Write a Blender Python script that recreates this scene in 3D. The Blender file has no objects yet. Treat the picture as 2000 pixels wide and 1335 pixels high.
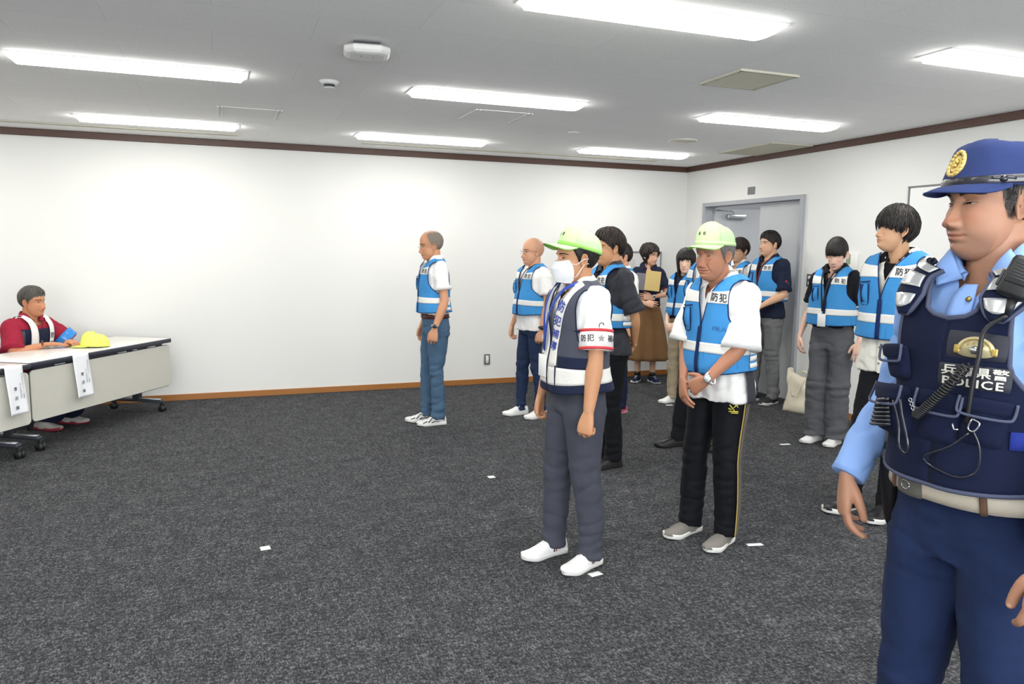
import bpy, bmesh, math, random
from math import sin, cos, pi, radians as RD
from mathutils import Vector, Matrix, noise
import numpy as np
random.seed(7)
SC = bpy.context.scene
V = Vector
# ---------------------------------------------------------------- camera, world, light, exposure
cam_d = bpy.data.cameras.new('camera'); cam = bpy.data.objects.new('camera', cam_d); SC.collection.objects.link(cam)
F_PX = 1485.45; YAW, PITCH, ROLL = RD(21.004), RD(6.832), RD(0.691)
cam_d.sensor_width = 36.0; cam_d.lens = 36.0 * F_PX / 2000.0; cam_d.clip_start = 0.05
_f = V((sin(YAW) * cos(PITCH), cos(YAW) * cos(PITCH), -sin(PITCH))); _r = V((cos(YAW), -sin(YAW), 0)); _u = _r.cross(_f)
_r2 = _r * cos(ROLL) + _u * sin(ROLL); _u2 = -_r * sin(ROLL) + _u * cos(ROLL)
cam.matrix_world = Matrix((( _r2.x, _u2.x, -_f.x, 0), (_r2.y, _u2.y, -_f.y, 0), (_r2.z, _u2.z, -_f.z, 1.5), (0, 0, 0, 1)))
SC.camera = cam
w = bpy.data.worlds.new('world'); SC.world = w; w.use_nodes = True
w.node_tree.nodes['Background'].inputs[0].default_value = (0.8, 0.85, 1, 1); w.node_tree.nodes['Background'].inputs[1].default_value = 1.0
SC.view_settings.view_transform = 'Standard'; SC.view_settings.look = 'None'; SC.view_settings.gamma = 1.0
SC.view_settings.use_curve_mapping = False; SC.view_settings.exposure = 0.12
# fill light added behind the camera to lift the ceiling and people
_sd = bpy.data.lights.new('window_daylight', 'AREA'); _sd.shape = 'RECTANGLE'; _sd.size = 6.0; _sd.size_y = 1.25; _sd.energy = 290.0; _sd.color = (0.93, 0.97, 1.0)
_so = bpy.data.objects.new('window_daylight', _sd); SC.collection.objects.link(_so); _so.location = (-0.2, -2.75, 1.5); _so.rotation_euler = (RD(109), 0, 0)
LAMP_W = 5.5      # watts of every ceiling lamp's strip

# ---------------------------------------------------------------- materials
def lin(h):
    h = h.lstrip('#'); o = []
    for i in (0, 2, 4):
        c = int(h[i:i+2], 16) / 255.0; o.append(c / 12.92 if c <= 0.04045 else ((c + 0.055) / 1.055) ** 2.4)
    return (o[0], o[1], o[2], 1.0)
MC = {}
def mat(name, col, rough=0.7, metal=0.0, var=0.0, vscale=8.0, bump=0.0, bscale=200.0, sheen=0.0, sss=0.0, pig=False, emit=None, trans=0.0, coat=0.0, ior=1.45, spec=0.5, fold=0.0):
    if name in MC: return MC[name]
    m = bpy.data.materials.new(name); m.use_nodes = True; nt = m.node_tree; N = nt.nodes; L = nt.links
    b = N['Principled BSDF']; c = lin(col) if isinstance(col, str) else col
    b.inputs['Base Color'].default_value = c; b.inputs['Roughness'].default_value = rough; b.inputs['Metallic'].default_value = metal
    b.inputs['Specular IOR Level'].default_value = spec; b.inputs['IOR'].default_value = ior
    if sheen: b.inputs['Sheen Weight'].default_value = sheen
    if coat: b.inputs['Coat Weight'].default_value = coat
    if trans: b.inputs['Transmission Weight'].default_value = trans
    tc = N.new('ShaderNodeTexCoord'); out = None
    if var:
        n = N.new('ShaderNodeTexNoise'); n.inputs['Scale'].default_value = vscale; n.inputs['Detail'].default_value = 4
        L.new(tc.outputs['Object'], n.inputs['Vector'])
        r = N.new('ShaderNodeMapRange'); r.inputs[1].default_value = 1.0; r.inputs[2].default_value = 0.7; r.inputs[3].default_value = 1 - var; r.inputs[4].default_value = 1 + var
        L.new(n.outputs['Fac'], r.inputs[0])
        x = N.new('ShaderNodeVectorMath'); x.operation = 'SCALE'; x.inputs[0].default_value = c[:3]; L.new(r.outputs[0], x.inputs['Scale']); out = x.outputs[0]
    if pig:
        a = N.new('ShaderNodeAttribute'); a.attribute_name = 'pigment'
        mx = N.new('ShaderNodeMix'); mx.data_type = 'RGBA'; mx.blend_type = 'MIX'
        L.new(a.outputs['Alpha'], mx.inputs[0])
        if out: L.new(out, mx.inputs[6])
        else: mx.inputs[6].default_value = c
        L.new(a.outputs['Color'], mx.inputs[7]); out = mx.outputs[2]
    if out: L.new(out, b.inputs['Base Color'])
    if sss:
        b.inputs['Subsurface Weight'].default_value = sss; b.inputs['Subsurface Radius'].default_value = (0.012, 0.005, 0.003); b.inputs['Subsurface Scale'].default_value = 1.0
    if bump:
        n2 = N.new('ShaderNodeTexNoise'); n2.inputs['Scale'].default_value = bscale; n2.inputs['Detail'].default_value = 2
        L.new(tc.outputs['Object'], n2.inputs['Vector'])
        bp = N.new('ShaderNodeBump'); bp.inputs['Strength'].default_value = bump; bp.inputs['Distance'].default_value = 0.002
        L.new(n2.outputs['Fac'], bp.inputs['Height']); L.new(bp.outputs[0], b.inputs['Normal'])
        if fold:   # soft cloth creases
            n3 = N.new('ShaderNodeTexNoise'); n3.noise_type = 'RIDGED_MULTIFRACTAL'; n3.inputs['Scale'].default_value = 7.0; n3.inputs['Detail'].default_value = 2.0; n3.inputs['Distortion'].default_value = 0.8
            mp = N.new('ShaderNodeMapping'); mp.inputs['Scale'].default_value = (1.0, 1.0, 1.35); mp.inputs['Rotation'].default_value = (0.5, 0.3, 0.0); L.new(tc.outputs['Object'], mp.inputs[0]); L.new(mp.outputs[0], n3.inputs['Vector'])
            b3 = N.new('ShaderNodeBump'); b3.inputs['Strength'].default_value = fold; b3.inputs['Distance'].default_value = 0.02; L.new(n3.outputs['Fac'], b3.inputs['Height']); L.new(bp.outputs[0], b3.inputs['Normal']); L.new(b3.outputs[0], b.inputs['Normal'])
    if emit:
        b.inputs['Emission Color'].default_value = lin(emit[0]); b.inputs['Emission Strength'].default_value = emit[1]
    MC[name] = m; return m
def cloth(name, col, **k):
    d = dict(rough=0.85, var=0.05, vscale=9, bump=0.16, bscale=650, sheen=0.02, spec=0.15, fold=0.22); d.update(k); return mat(name, col, **d)

# ---------------------------------------------------------------- mesh building
class G:
    def __init__(s): s.v = []; s.f = []; s.m = []
    def add(s, vs, fs, mi=0):
        o = len(s.v); s.v += [V(p) for p in vs]; s.f += [tuple(i + o for i in f) for f in fs]; s.m += [mi] * len(fs); return s
    def grid(s, rows, cu=False, cv=False, mi=0, flip=False):
        """rows: list of equal-length point lists; cu closes along a row, cv closes last row to first"""
        R = len(rows); C = len(rows[0]); vs = [p for r in rows for p in r]; fs = []
        for i in range(R if cv else R - 1):
            for j in range(C if cu else C - 1):
                a = i * C + j; b = i * C + (j + 1) % C; c = ((i + 1) % R) * C + (j + 1) % C; d = ((i + 1) % R) * C + j
                fs.append((a, d, c, b) if flip else (a, b, c, d))
        return s.add(vs, fs, mi)
    def loft(s, rings, mi=0, cap=True):
        """rings of points, closed around, ends capped"""
        s.grid(rings, cu=True, mi=mi); n = len(rings[0]); o = len(s.v) - n * len(rings)
        if cap:
            s.f.append(tuple(o + i for i in range(n))[::-1]); s.m.append(mi)
            o2 = len(s.v) - n; s.f.append(tuple(o2 + i for i in range(n))); s.m.append(mi)
        return s
    def box(s, c, d, mi=0, R=None, bev=0.0):
        x, y, z = [q / 2 for q in d]; c = V(c)
        if bev <= 0:
            P = [V((i * x, j * y, k * z)) for i in (-1, 1) for j in (-1, 1) for k in (-1, 1)]
            F = [(0, 1, 3, 2), (4, 6, 7, 5), (0, 4, 5, 1), (2, 3, 7, 6), (0, 2, 6, 4), (1, 5, 7, 3)]
        else:
            b = bmesh.new(); bmesh.ops.create_cube(b, size=1.0)
            for v in b.verts: v.co = V((v.co.x * d[0], v.co.y * d[1], v.co.z * d[2]))
            bmesh.ops.bevel(b, geom=b.edges[:], offset=min(bev, min(d) * 0.45), segments=2, affect='EDGES', profile=0.5)
            P = [v.co.copy() for v in b.verts]; F = [tuple(v.index for v in f.verts) for f in b.faces]; b.free()
        if R: P = [R @ p for p in P]
        return s.add([p + c for p in P], F, mi)
    def xf(s, M, start=0):
        s.v[start:] = [M @ p for p in s.v[start:]]; return s
    def merge(s, g, M=None):
        o = len(s.v); s.v += [(M @ p if M else p.copy()) for p in g.v]; s.f += [tuple(i + o for i in f) for f in g.f]; s.m += g.m; return s
    def mesh(s, name):
        me = bpy.data.meshes.new(name); me.from_pydata([tuple(p) for p in s.v], [], s.f); me.update(); return me
    def build(s, name, mats, parent=None, smooth=True, solid=0.0, sub=0, recalc=True, off=1.0, me=None, bev=0.0):
        if me is None: me = s.mesh(name)
        if not isinstance(mats, (list, tuple)): mats = [mats]
        for m in mats: me.materials.append(m)
        if len(s.m) == len(me.polygons): me.polygons.foreach_set('material_index', s.m)
        if recalc:
            b = bmesh.new(); b.from_mesh(me); bmesh.ops.recalc_face_normals(b, faces=b.faces[:]); b.to_mesh(me); b.free()
        me.polygons.foreach_set('use_smooth', [smooth] * len(me.polygons)); me.update()
        o = bpy.data.objects.new(name, me); SC.collection.objects.link(o)
        if parent: o.parent = parent
        if solid:
            q = o.modifiers.new('thickness', 'SOLIDIFY'); q.thickness = solid; q.offset = off
        if bev:
            q = o.modifiers.new('bevel', 'BEVEL'); q.width = bev; q.segments = 2; q.limit_method = 'ANGLE'
        if sub:
            q = o.modifiers.new('sub', 'SUBSURF'); q.levels = sub; q.render_levels = sub
        return o
def crs(pts, k):
    """Catmull-Rom resample of tuples/lists of floats, k steps per span"""
    n = len(pts); out = []
    for i in range(n - 1):
        a = pts[max(i - 1, 0)]; b = pts[i]; c = pts[i + 1]; d = pts[min(i + 2, n - 1)]
        for j in range(k):
            t = j / k; t2 = t * t; t3 = t2 * t
            out.append([0.5 * (2 * b[q] + (c[q] - a[q]) * t + (2 * a[q] - 5 * b[q] + 4 * c[q] - d[q]) * t2 + (3 * b[q] - a[q] - 3 * c[q] + d[q]) * t3) for q in range(len(b))])
    out.append(list(pts[-1])); return out
def tube(g, pts, n=12, k=4, mi=0, ref=(0, 1, 0), cap=True, ex=1.0, round_end=False):
    """pts: (x,y,z,ra[,rb]) ; ra along ref-ish axis, rb across"""
    P = [list(p) if len(p) == 5 else list(p) + [p[3]] for p in pts]
    S = crs(P, k) if k > 1 and len(P) > 2 else P
    if round_end:
        e = S[-1]; d = (V(e[:3]) - V(S[-2][:3])).normalized()
        for q, (a, h) in enumerate(((0.85, 0.45), (0.55, 0.8), (0.2, 0.97))):
            S.append([e[0] + d.x * h * e[3], e[1] + d.y * h * e[3], e[2] + d.z * h * e[3], e[3] * a, e[4] * a])
    rings = []; ref = V(ref)
    for i, p in enumerate(S):
        a = V(S[max(i - 1, 0)][:3]); b = V(S[min(i + 1, len(S) - 1)][:3]); d = (b - a)
        d = d.normalized() if d.length > 1e-9 else V((0, 0, 1))
        u = (ref - d * ref.dot(d)); u = u.normalized() if u.length > 1e-4 else d.orthogonal().normalized()
        w_ = d.cross(u); c = V(p[:3]); ref = u
        R = []
        for j in range(n):
            t = 2 * pi * j / n; cc, ss = cos(t), sin(t)
            if ex != 1.0: cc = math.copysign(abs(cc) ** ex, cc); ss = math.copysign(abs(ss) ** ex, ss)
            R.append(c + u * cc * p[3] + w_ * ss * p[4])
        rings.append(R)
    return g.loft(rings, mi=mi, cap=cap)
def wire(g, pts, r, n=6, k=3, mi=0, closed=False):
    P = [(p[0], p[1], p[2], r) for p in pts]
    if closed: P.append(P[0])
    return tube(g, P, n=n, k=k, mi=mi, ref=(0.13, 0.2, 1))
def remeshed(g, voxel, it=4, name='m'):
    me = g.mesh(name); o = bpy.data.objects.new('tmp', me); SC.collection.objects.link(o)
    b = bmesh.new(); b.from_mesh(me); bmesh.ops.recalc_face_normals(b, faces=b.faces[:]); b.to_mesh(me); b.free()
    r = o.modifiers.new('r', 'REMESH'); r.mode = 'VOXEL'; r.voxel_size = voxel
    if it: q = o.modifiers.new('s', 'SMOOTH'); q.iterations = it; q.factor = 0.5
    dg = bpy.context.evaluated_depsgraph_get(); out = bpy.data.meshes.new_from_object(o.evaluated_get(dg))
    bpy.data.objects.remove(o); bpy.data.meshes.remove(me); return out
def to_np(me):
    a = np.empty(len(me.vertices) * 3); me.vertices.foreach_get('co', a); b = np.empty(len(me.vertices) * 3); me.vertices.foreach_get('normal', b)
    return a.reshape(-1, 3), b.reshape(-1, 3)
def fold(me, fns):
    """push vertices along normals by the sum of fn(x,y,z)"""
    c, n = to_np(me)
    d = np.array([sum(f(*p) for f in fns) for p in c]); c += n * d[:, None]
    me.vertices.foreach_set('co', c.ravel()); me.update()
def nz(sx, sy, sz, amp, seed=0.0, ridge=False):
    def f(x, y, z):
        q = noise.noise(V((x * sx + seed, y * sy - seed, z * sz + 2 * seed)))
        return amp * ((0.5 - abs(q) * 2) if ridge else q)
    return f
def mesh_into(g, me, mi=0, M=None):
    c, _ = to_np(me); g.add([(M @ V(p) if M else V(p)) for p in c], [tuple(p.vertices) for p in me.polygons], mi); bpy.data.meshes.remove(me)
def empty(name, loc, rz=0.0, label=None, cat=None, group=None):
    o = bpy.data.objects.new(name, None); SC.collection.objects.link(o); o.location = loc; o.rotation_euler = (0, 0, rz); o.empty_display_size = 0.1
    return tag(o, label, cat, group)
def tag(o, label=None, cat=None, group=None, kind=None):
    if label: o['label'] = label
    if cat: o['category'] = cat
    if group: o['group'] = group
    if kind: o['kind'] = kind
    return o
TXT = {}
def text2d(s, size, vert=False):
    """flat lettering as (verts, faces), centred"""
    key = (s, size, vert)
    if key in TXT: return TXT[key]
    cu = bpy.data.curves.new('t', 'FONT'); cu.body = '\n'.join(s) if vert else s; cu.size = size; cu.align_x = 'CENTER'; cu.align_y = 'CENTER'; cu.resolution_u = 2
    cu.offset = size * 0.005
    if vert: cu.space_line = 0.95
    o = bpy.data.objects.new('t', cu); SC.collection.objects.link(o); dg = bpy.context.evaluated_depsgraph_get()
    me = bpy.data.meshes.new_from_object(o.evaluated_get(dg)); bm_ = bmesh.new(); bm_.from_mesh(me); bmesh.ops.triangulate(bm_, faces=bm_.faces[:])
    if len(s) <= 4:
        for lim in (.35, .2): bmesh.ops.subdivide_edges(bm_, edges=[e for e in bm_.edges if e.calc_length() > size * lim], cuts=1); bmesh.ops.triangulate(bm_, faces=[f for f in bm_.faces if len(f.verts) > 3])
    bm_.verts.index_update(); vs = [v.co.copy() for v in bm_.verts]; fs = [tuple(v.index for v in f.verts) for f in bm_.faces]; bm_.free()
    if len(s) <= 4: q = size * .014; n0 = len(vs); f0 = list(fs); vs = [v + V((a, b, 0)) for a, b in ((0, 0), (q, 0), (-q, 0), (0, q), (0, -q)) for v in vs]; fs = [tuple(i + n0 * j for i in f) for j in range(5) for f in f0]
    bpy.data.objects.remove(o); bpy.data.curves.remove(cu); bpy.data.meshes.remove(me)
    TXT[key] = (vs, fs); return TXT[key]
def disc(g, c, nrm, r, h, n=24, mi=0, r2=None):
    """short cylinder / cone from c along nrm"""
    nrm = V(nrm).normalized(); u = nrm.orthogonal().normalized(); w_ = nrm.cross(u); c = V(c)
    rr = r if r2 is None else r2
    return g.loft([[c + (u * cos(2 * pi * j / n) + w_ * sin(2 * pi * j / n)) * q + nrm * hh for j in range(n)] for q, hh in ((r, 0), (rr, h))], mi=mi)
def lerp_tab(tab, x):
    if x <= tab[0][0]: return tab[0][1]
    for (a, u), (b, v) in zip(tab, tab[1:]):
        if x <= b: return u + (v - u) * (x - a) / (b - a)
    return tab[-1][1]
def sm(a, b, x):
    t = min(1, max(0, (x - a) / (b - a))); return t * t * (3 - 2 * t)
# ================================================================ THE ROOM
XR, YB, XL, YF, ZC = 5.35, 8.05, -5.2, -2.6, 2.53
m_wall = mat('white wallpaper', '#dededb', rough=0.85, bump=0.25, bscale=260, var=0.015, vscale=3)
m_trim = mat('dark brown wood trim', '#4d352c', rough=0.45, var=0.15, vscale=14)
m_base = mat('light brown wood base', '#96622f', rough=0.5, var=0.12, vscale=10)
def carpet():
    m = bpy.data.materials.new('charcoal loop carpet'); m.use_nodes = True; N = m.node_tree.nodes; L = m.node_tree.links; b = N['Principled BSDF']
    tc = N.new('ShaderNodeTexCoord')
    def nzt(scale, det, rough, vec=(1, 1, 1), rz=0, dist=0):
        mp = N.new('ShaderNodeMapping'); mp.inputs['Scale'].default_value = vec; mp.inputs['Rotation'].default_value = (0, 0, rz); L.new(tc.outputs['Object'], mp.inputs[0])
        n = N.new('ShaderNodeTexNoise'); n.inputs['Scale'].default_value = scale; n.inputs['Detail'].default_value = det; n.inputs['Roughness'].default_value = rough; n.inputs['Distortion'].default_value = dist
        L.new(mp.outputs[0], n.inputs['Vector']); return n.outputs['Fac']
    def mth(op, a, b_):
        q = N.new('ShaderNodeMath'); q.operation = op
        for i, v_ in enumerate((a, b_)):
            if isinstance(v_, (int, float)): q.inputs[i].default_value = v_
            else: L.new(v_, q.inputs[i])
        return q.outputs[0]
    a1 = nzt(62, 3, 0.62, (1, 1.5, 1), 0.2, 1.0); a2 = nzt(70, 2, 0.5, (2.6, 0.7, 1), -0.1, 0.6); a3 = nzt(7, 4, 0.6); a4 = nzt(20, 3, 0.55, (0.35, 2.2, 1)); a5 = nzt(20, 3, 0.55, (2.2, 0.35, 1))
    s = mth('ADD', mth('MULTIPLY', a1, 0.50), mth('MULTIPLY', a2, 0.36)); s = mth('ADD', s, mth('MULTIPLY', a3, 0.10)); s = mth('ADD', s, mth('MULTIPLY', a4, 0.12)); s = mth('ADD', s, mth('MULTIPLY', a5, 0.12))
    cr = N.new('ShaderNodeValToRGB'); L.new(s, cr.inputs[0]); e = cr.color_ramp.elements
    e[0].position = 0.485; e[0].color = lin('#222325'); e[1].position = 0.73; e[1].color = lin('#707173')
    q = e.new(0.57); q.color = lin('#303134'); q = e.new(0.63); q.color = lin('#464749')
    L.new(cr.outputs[0], b.inputs['Base Color']); b.inputs['Roughness'].default_value = 0.95; b.inputs['Specular IOR Level'].default_value = 0.15
    bp = N.new('ShaderNodeBump'); bp.inputs['Strength'].default_value = 0.5; bp.inputs['Distance'].default_value = 0.003; L.new(s, bp.inputs['Height']); L.new(bp.outputs[0], b.inputs['Normal'])
    return m
def ceilmat():
    m = bpy.data.materials.new('fissured ceiling board'); m.use_nodes = True; N = m.node_tree.nodes; L = m.node_tree.links; b = N['Principled BSDF']
    tc = N.new('ShaderNodeTexCoord'); br = N.new('ShaderNodeTexBrick'); L.new(tc.outputs['Object'], br.inputs['Vector'])
    br.inputs['Scale'].default_value = 1.0; br.inputs['Brick Width'].default_value = 0.91; br.inputs['Row Height'].default_value = 0.455; br.inputs['Mortar Size'].default_value = 0.0012
    br.inputs['Color1'].default_value = lin('#f5f5f4'); br.inputs['Color2'].default_value = lin('#f8f8f7'); br.inputs['Mortar'].default_value = lin('#e2e2e1')
    n = N.new('ShaderNodeTexNoise'); n.inputs['Scale'].default_value = 170; n.inputs['Detail'].default_value = 3; L.new(tc.outputs['Object'], n.inputs['Vector'])
    cr = N.new('ShaderNodeValToRGB'); cr.color_ramp.elements[0].position = 0.30; cr.color_ramp.elements[0].color = (0.55, 0.55, 0.55, 1); cr.color_ramp.elements[1].position = 0.42; cr.color_ramp.elements[1].color = (1, 1, 1, 1); L.new(n.outputs['Fac'], cr.inputs[0])
    mx = N.new('ShaderNodeMix'); mx.data_type = 'RGBA'; mx.blend_type = 'MULTIPLY'; mx.inputs[0].default_value = 0.6; L.new(br.outputs['Color'], mx.inputs[6]); L.new(cr.outputs[0], mx.inputs[7])
    L.new(mx.outputs[2], b.inputs['Base Color']); b.inputs['Roughness'].default_value = 0.95
    return m
def struct(name, g, m, smooth=False, bev=0): return tag(g.build(name, m, smooth=smooth, bev=bev), kind='structure')
struct('floor', G().box(((XL + XR + 2) / 2, (YF + YB) / 2, -0.05), (XR - XL + 2, YB - YF, 0.1)), carpet())
struct('ceiling', G().box(((XL + XR + 2) / 2, (YF + YB) / 2, ZC + 0.05), (XR - XL + 2, YB - YF, 0.1)), ceilmat())
struct('wall_back', G().box(((XL + XR) / 2, YB + 0.06, ZC / 2), (XR - XL + 0.3, 0.12, ZC)), m_wall)
struct('wall_left', G().box((XL - 0.06, (YF + YB) / 2, ZC / 2), (0.12, YB - YF, ZC)), m_wall)
W0, W1, WZ0, WZ1 = -3.3, 2.9, 0.85, 2.15
g = G(); g.box(((XL + W0) / 2, YF - 0.06, ZC / 2), (W0 - XL, 0.12, ZC)); g.box(((W1 + XR) / 2, YF - 0.06, ZC / 2), (XR - W1, 0.12, ZC)); g.box(((W0 + W1) / 2, YF - 0.06, WZ0 / 2), (W1 - W0, 0.12, WZ0)); g.box(((W0 + W1) / 2, YF - 0.06, (WZ1 + ZC) / 2), (W1 - W0, 0.12, ZC - WZ1)); struct('wall_front', g, m_wall)
for i in range(4):  # unseen windows, added in the front wall to go with the daylight fill
    a = W0 + (W1 - W0) * i / 4; b = a + (W1 - W0) / 4; g = G(); g.box(((a + b) / 2, YF - 0.05, WZ0 + .02), (b - a, .05, .04)); g.box(((a + b) / 2, YF - 0.05, WZ1 - .02), (b - a, .05, .04)); g.box((a + .02, YF - 0.05, (WZ0 + WZ1) / 2), (.04, .05, WZ1 - WZ0 - .08)); g.box((b - .02, YF - 0.05, (WZ0 + WZ1) / 2), (.04, .05, WZ1 - WZ0 - .08)); struct('window_%d' % (i + 1), g, mat('aluminium window frame', '#b9bbbd', rough=.4))
D0, D1, DH = 6.0, 7.66, 2.08        # doorway (outer size of the frame) in the right-hand wall
g = G(); g.box((XR + 0.06, (YF + D0) / 2, ZC / 2), (0.12, D0 - YF, ZC)); g.box((XR + 0.06, (D1 + YB) / 2, ZC / 2), (0.12, YB - D1, ZC)); g.box((XR + 0.06, (D0 + D1) / 2, (DH + ZC) / 2), (0.12, D1 - D0, ZC - DH))
struct('wall_right', g, m_wall)
# corridor behind the doorway
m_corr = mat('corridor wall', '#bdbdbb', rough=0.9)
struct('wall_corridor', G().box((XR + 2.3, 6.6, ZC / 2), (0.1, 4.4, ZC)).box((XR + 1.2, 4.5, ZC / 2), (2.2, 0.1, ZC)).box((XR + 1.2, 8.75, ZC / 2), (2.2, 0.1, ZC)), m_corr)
struct('trim_back', G().box(((XL + XR) / 2, YB - 0.012, ZC - 0.031), (XR - XL, 0.024, 0.062)), m_trim, bev=0.004)
struct('trim_right', G().box((XR - 0.012, (YF + YB) / 2, ZC - 0.031), (0.024, YB - YF, 0.062)), m_trim, bev=0.004)
struct('trim_left', G().box((XL + 0.012, (YF + YB) / 2, ZC - 0.031), (0.024, YB - YF, 0.062)), m_trim)
struct('baseboard_back', G().box(((XL + XR) / 2, YB - 0.006, 0.03), (XR - XL, 0.012, 0.06)), m_base, bev=0.003)
struct('baseboard_right', G().box((XR - 0.006, (YF + D0) / 2, 0.03), (0.012, D0 - YF, 0.06)).box((XR - 0.006, (D1 + YB) / 2, 0.03), (0.012, YB - D1, 0.06)), m_base, bev=0.003)
struct('baseboard_left', G().box((XL + 0.006, (YF + YB) / 2, 0.03), (0.012, YB - YF, 0.06)), m_base)
# double door: grey steel frame, near leaf shut, far leaf swung into the corridor
m_frame = mat('grey painted steel frame', '#a2a5aa', rough=0.5); m_leaf = mat('grey painted door leaf', '#b6b8bb', rough=0.55, var=0.02); m_steel = mat('satin steel', '#c2c4c6', rough=0.3, metal=0.9)
m_dark = mat('dark grey plastic', '#3a3c40', rough=0.5)
g = G(); fw = 0.045
g.box((XR + 0.05, D0 + fw / 2, DH / 2), (0.17, fw, DH)); g.box((XR + 0.05, D1 - fw / 2, DH / 2), (0.17, fw, DH)); g.box((XR + 0.05, (D0 + D1) / 2, DH - fw / 2), (0.17, D1 - D0 - 2 * fw, fw))
dr = struct('door_1', g, m_frame, bev=0.003)
YM = 6.74
lf = G().box((XR + 0.075, (D0 + fw + YM) / 2, DH / 2 - 0.02), (0.04, YM - D0 - fw - 0.006, DH - fw - 0.03)).build('door_leaf', m_leaf, dr, smooth=False, bev=0.002); lf['label'] = 'shut near leaf of the grey double door'
ang = RD(82); LW = 0.84
R = Matrix.Translation((XR + 0.10, D1 - fw - 0.005, 0)) @ Matrix.Rotation(ang, 4, 'Z')
lo = G().box((0, -LW / 2, DH / 2 - 0.02), (0.04, LW, DH - fw - 0.04)).xf(R).build('door_leaf', m_leaf, dr, smooth=False, bev=0.002); lo['label'] = 'far leaf swung open into the corridor'
gc = G().box((-0.045, -0.26, 1.93), (0.05, 0.24, 0.055), bev=0.008); gc.xf(R); cl = gc.build('door_closer', m_steel, lo)
ga = G(); wire(ga, [(-0.06, -0.22, 1.97), (-0.20, -0.12, 1.985), (-0.03, -0.02, 2.0)], 0.009, k=1); ga.xf(R); ga.build('closer_arm', m_steel, lo)
g = G(); wire(g, [(XR + 0.02, YM - 0.07, 1.02), (XR + 0.0, YM - 0.07, 1.02), (XR + 0.0, YM - 0.17, 1.02)], 0.009, k=1); g.box((XR + 0.05, YM - 0.07, 1.0), (0.012, 0.045, 0.16)); g.build('door_handle', m_steel, lf)
# ---- ceiling lamps
m_glow = mat('lamp diffuser', '#ffffff', emit=('#fffdf8', 17.0)); m_lampw = mat('white lamp housing', '#ececec', rough=0.4)
def lamp(x, y, label):
    e = empty('ceiling_lamp', (x, y, ZC), 0, label, 'ceiling lamp', 'recessed strip lamps on the ceiling')
    L2, W2 = 0.615, 0.098
    g = G()
    for sx, sy, cx, cy in ((2 * L2 + 0.02, 0.012, 0, W2 + 0.004), (2 * L2 + 0.02, 0.012, 0, -W2 - 0.004), (0.012, 2 * W2, L2 + 0.004, 0), (0.012, 2 * W2, -L2 - 0.004, 0)): g.box((cx, cy, -0.003), (sx, sy, 0.006))
    g.build('lamp_rim', m_lampw, e, smooth=False)
    prof = [(-W2, -0.002), (-W2 * 0.96, -0.030), (-W2 * 0.5, -0.036), (0, -0.038), (W2 * 0.5, -0.036), (W2 * 0.96, -0.030), (W2, -0.002)]
    rows = []
    for k, (u, q) in enumerate(((-L2, 0.05), (-L2 + 0.03, 1), (0, 1), (L2 - 0.03, 1), (L2, 0.05))): rows.append([(u, a, b * q) for a, b in prof])
    G().grid(rows).build('lamp_diffuser', m_glow, e)
    ld = bpy.data.lights.new('lamp_light', 'AREA'); ld.shape = 'RECTANGLE'; ld.size = 1.2; ld.size_y = 0.19; ld.energy = LAMP_W; ld.color = (1.0, 0.985, 0.955)
    lo_ = bpy.data.objects.new('lamp_light', ld); SC.collection.objects.link(lo_); lo_.parent = e; lo_.location = (0, 0, -0.045)
    return e
LX = {-2.72: 'far left', -0.43: 'left', 1.81: 'middle', 4.06: 'right'}
LY = {7.1: 'strip lamp nearest the back wall', 5.0: 'strip lamp in the second row from the back wall', 3.0: 'strip lamp in the third row from the back wall', 0.9: 'strip lamp above the officer\'s row', -1.2: 'strip lamp behind the camera'}
for y, a in LY.items():
    for x, b in LX.items(): lamp(x, y, 'white glowing ' + a + ', ' + b + ' column')
ld = bpy.data.lights.new('corridor_light', 'AREA'); ld.size = 1.0; ld.energy = 30; q = bpy.data.objects.new('corridor_light', ld); SC.collection.objects.link(q); q.location = (XR + 1.3, 6.2, ZC - 0.03)
# ---- ceiling fittings
m_beige = mat('beige grille', '#c6c3b2', rough=0.7); m_offw = mat('off white plastic', '#dededb', rough=0.45); m_slot = mat('slot shadow grey', '#6f6f6b', rough=0.9); m_black = mat('black plastic', '#17181a', rough=0.45)
def slot(x0, x1, y, label):
    e = empty('slot_diffuser', ((x0 + x1) / 2, y, ZC), 0, label, 'air diffuser', 'long slot diffusers along the back wall')
    G().box((0, 0, -0.002), (x1 - x0, 0.055, 0.004)).build('backing', m_slot, e, smooth=False)
    g = G()
    for dy in (-0.03, 0.0, 0.03): g.box((0, dy, -0.005), (x1 - x0, 0.012, 0.008))
    g.build('frame', m_beige, e, smooth=False)
slot(-3.4, 0.2, 7.62, 'long beige slot diffuser on the ceiling, the left one'); slot(1.34, 4.65, 7.62, 'long beige slot diffuser on the ceiling, ending near the room corner')
def vent(x, y, sx, sy, label):
    e = empty('ceiling_vent', (x, y, ZC), 0, label, 'ceiling vent')
    G().box((0, 0, -0.003), (sx, sy, 0.006)).build('backing', m_beige, e, smooth=False)
    g = G()
    for a, b, c, d in ((0, sy / 2, sx + 0.03, 0.02), (0, -sy / 2, sx + 0.03, 0.02), (sx / 2, 0, 0.02, sy), (-sx / 2, 0, 0.02, sy)): g.box((a, b, -0.006), (c, d, 0.012))
    g.build('frame', m_beige, e, smooth=False); g = G(); n = int(sy / 0.02)
    for i in range(n): g.box((0, -sy / 2 + sy * (i + 0.5) / n, -0.008), (sx, 0.007, 0.006))
    g.build('slat', m_beige, e, smooth=False)
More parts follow.
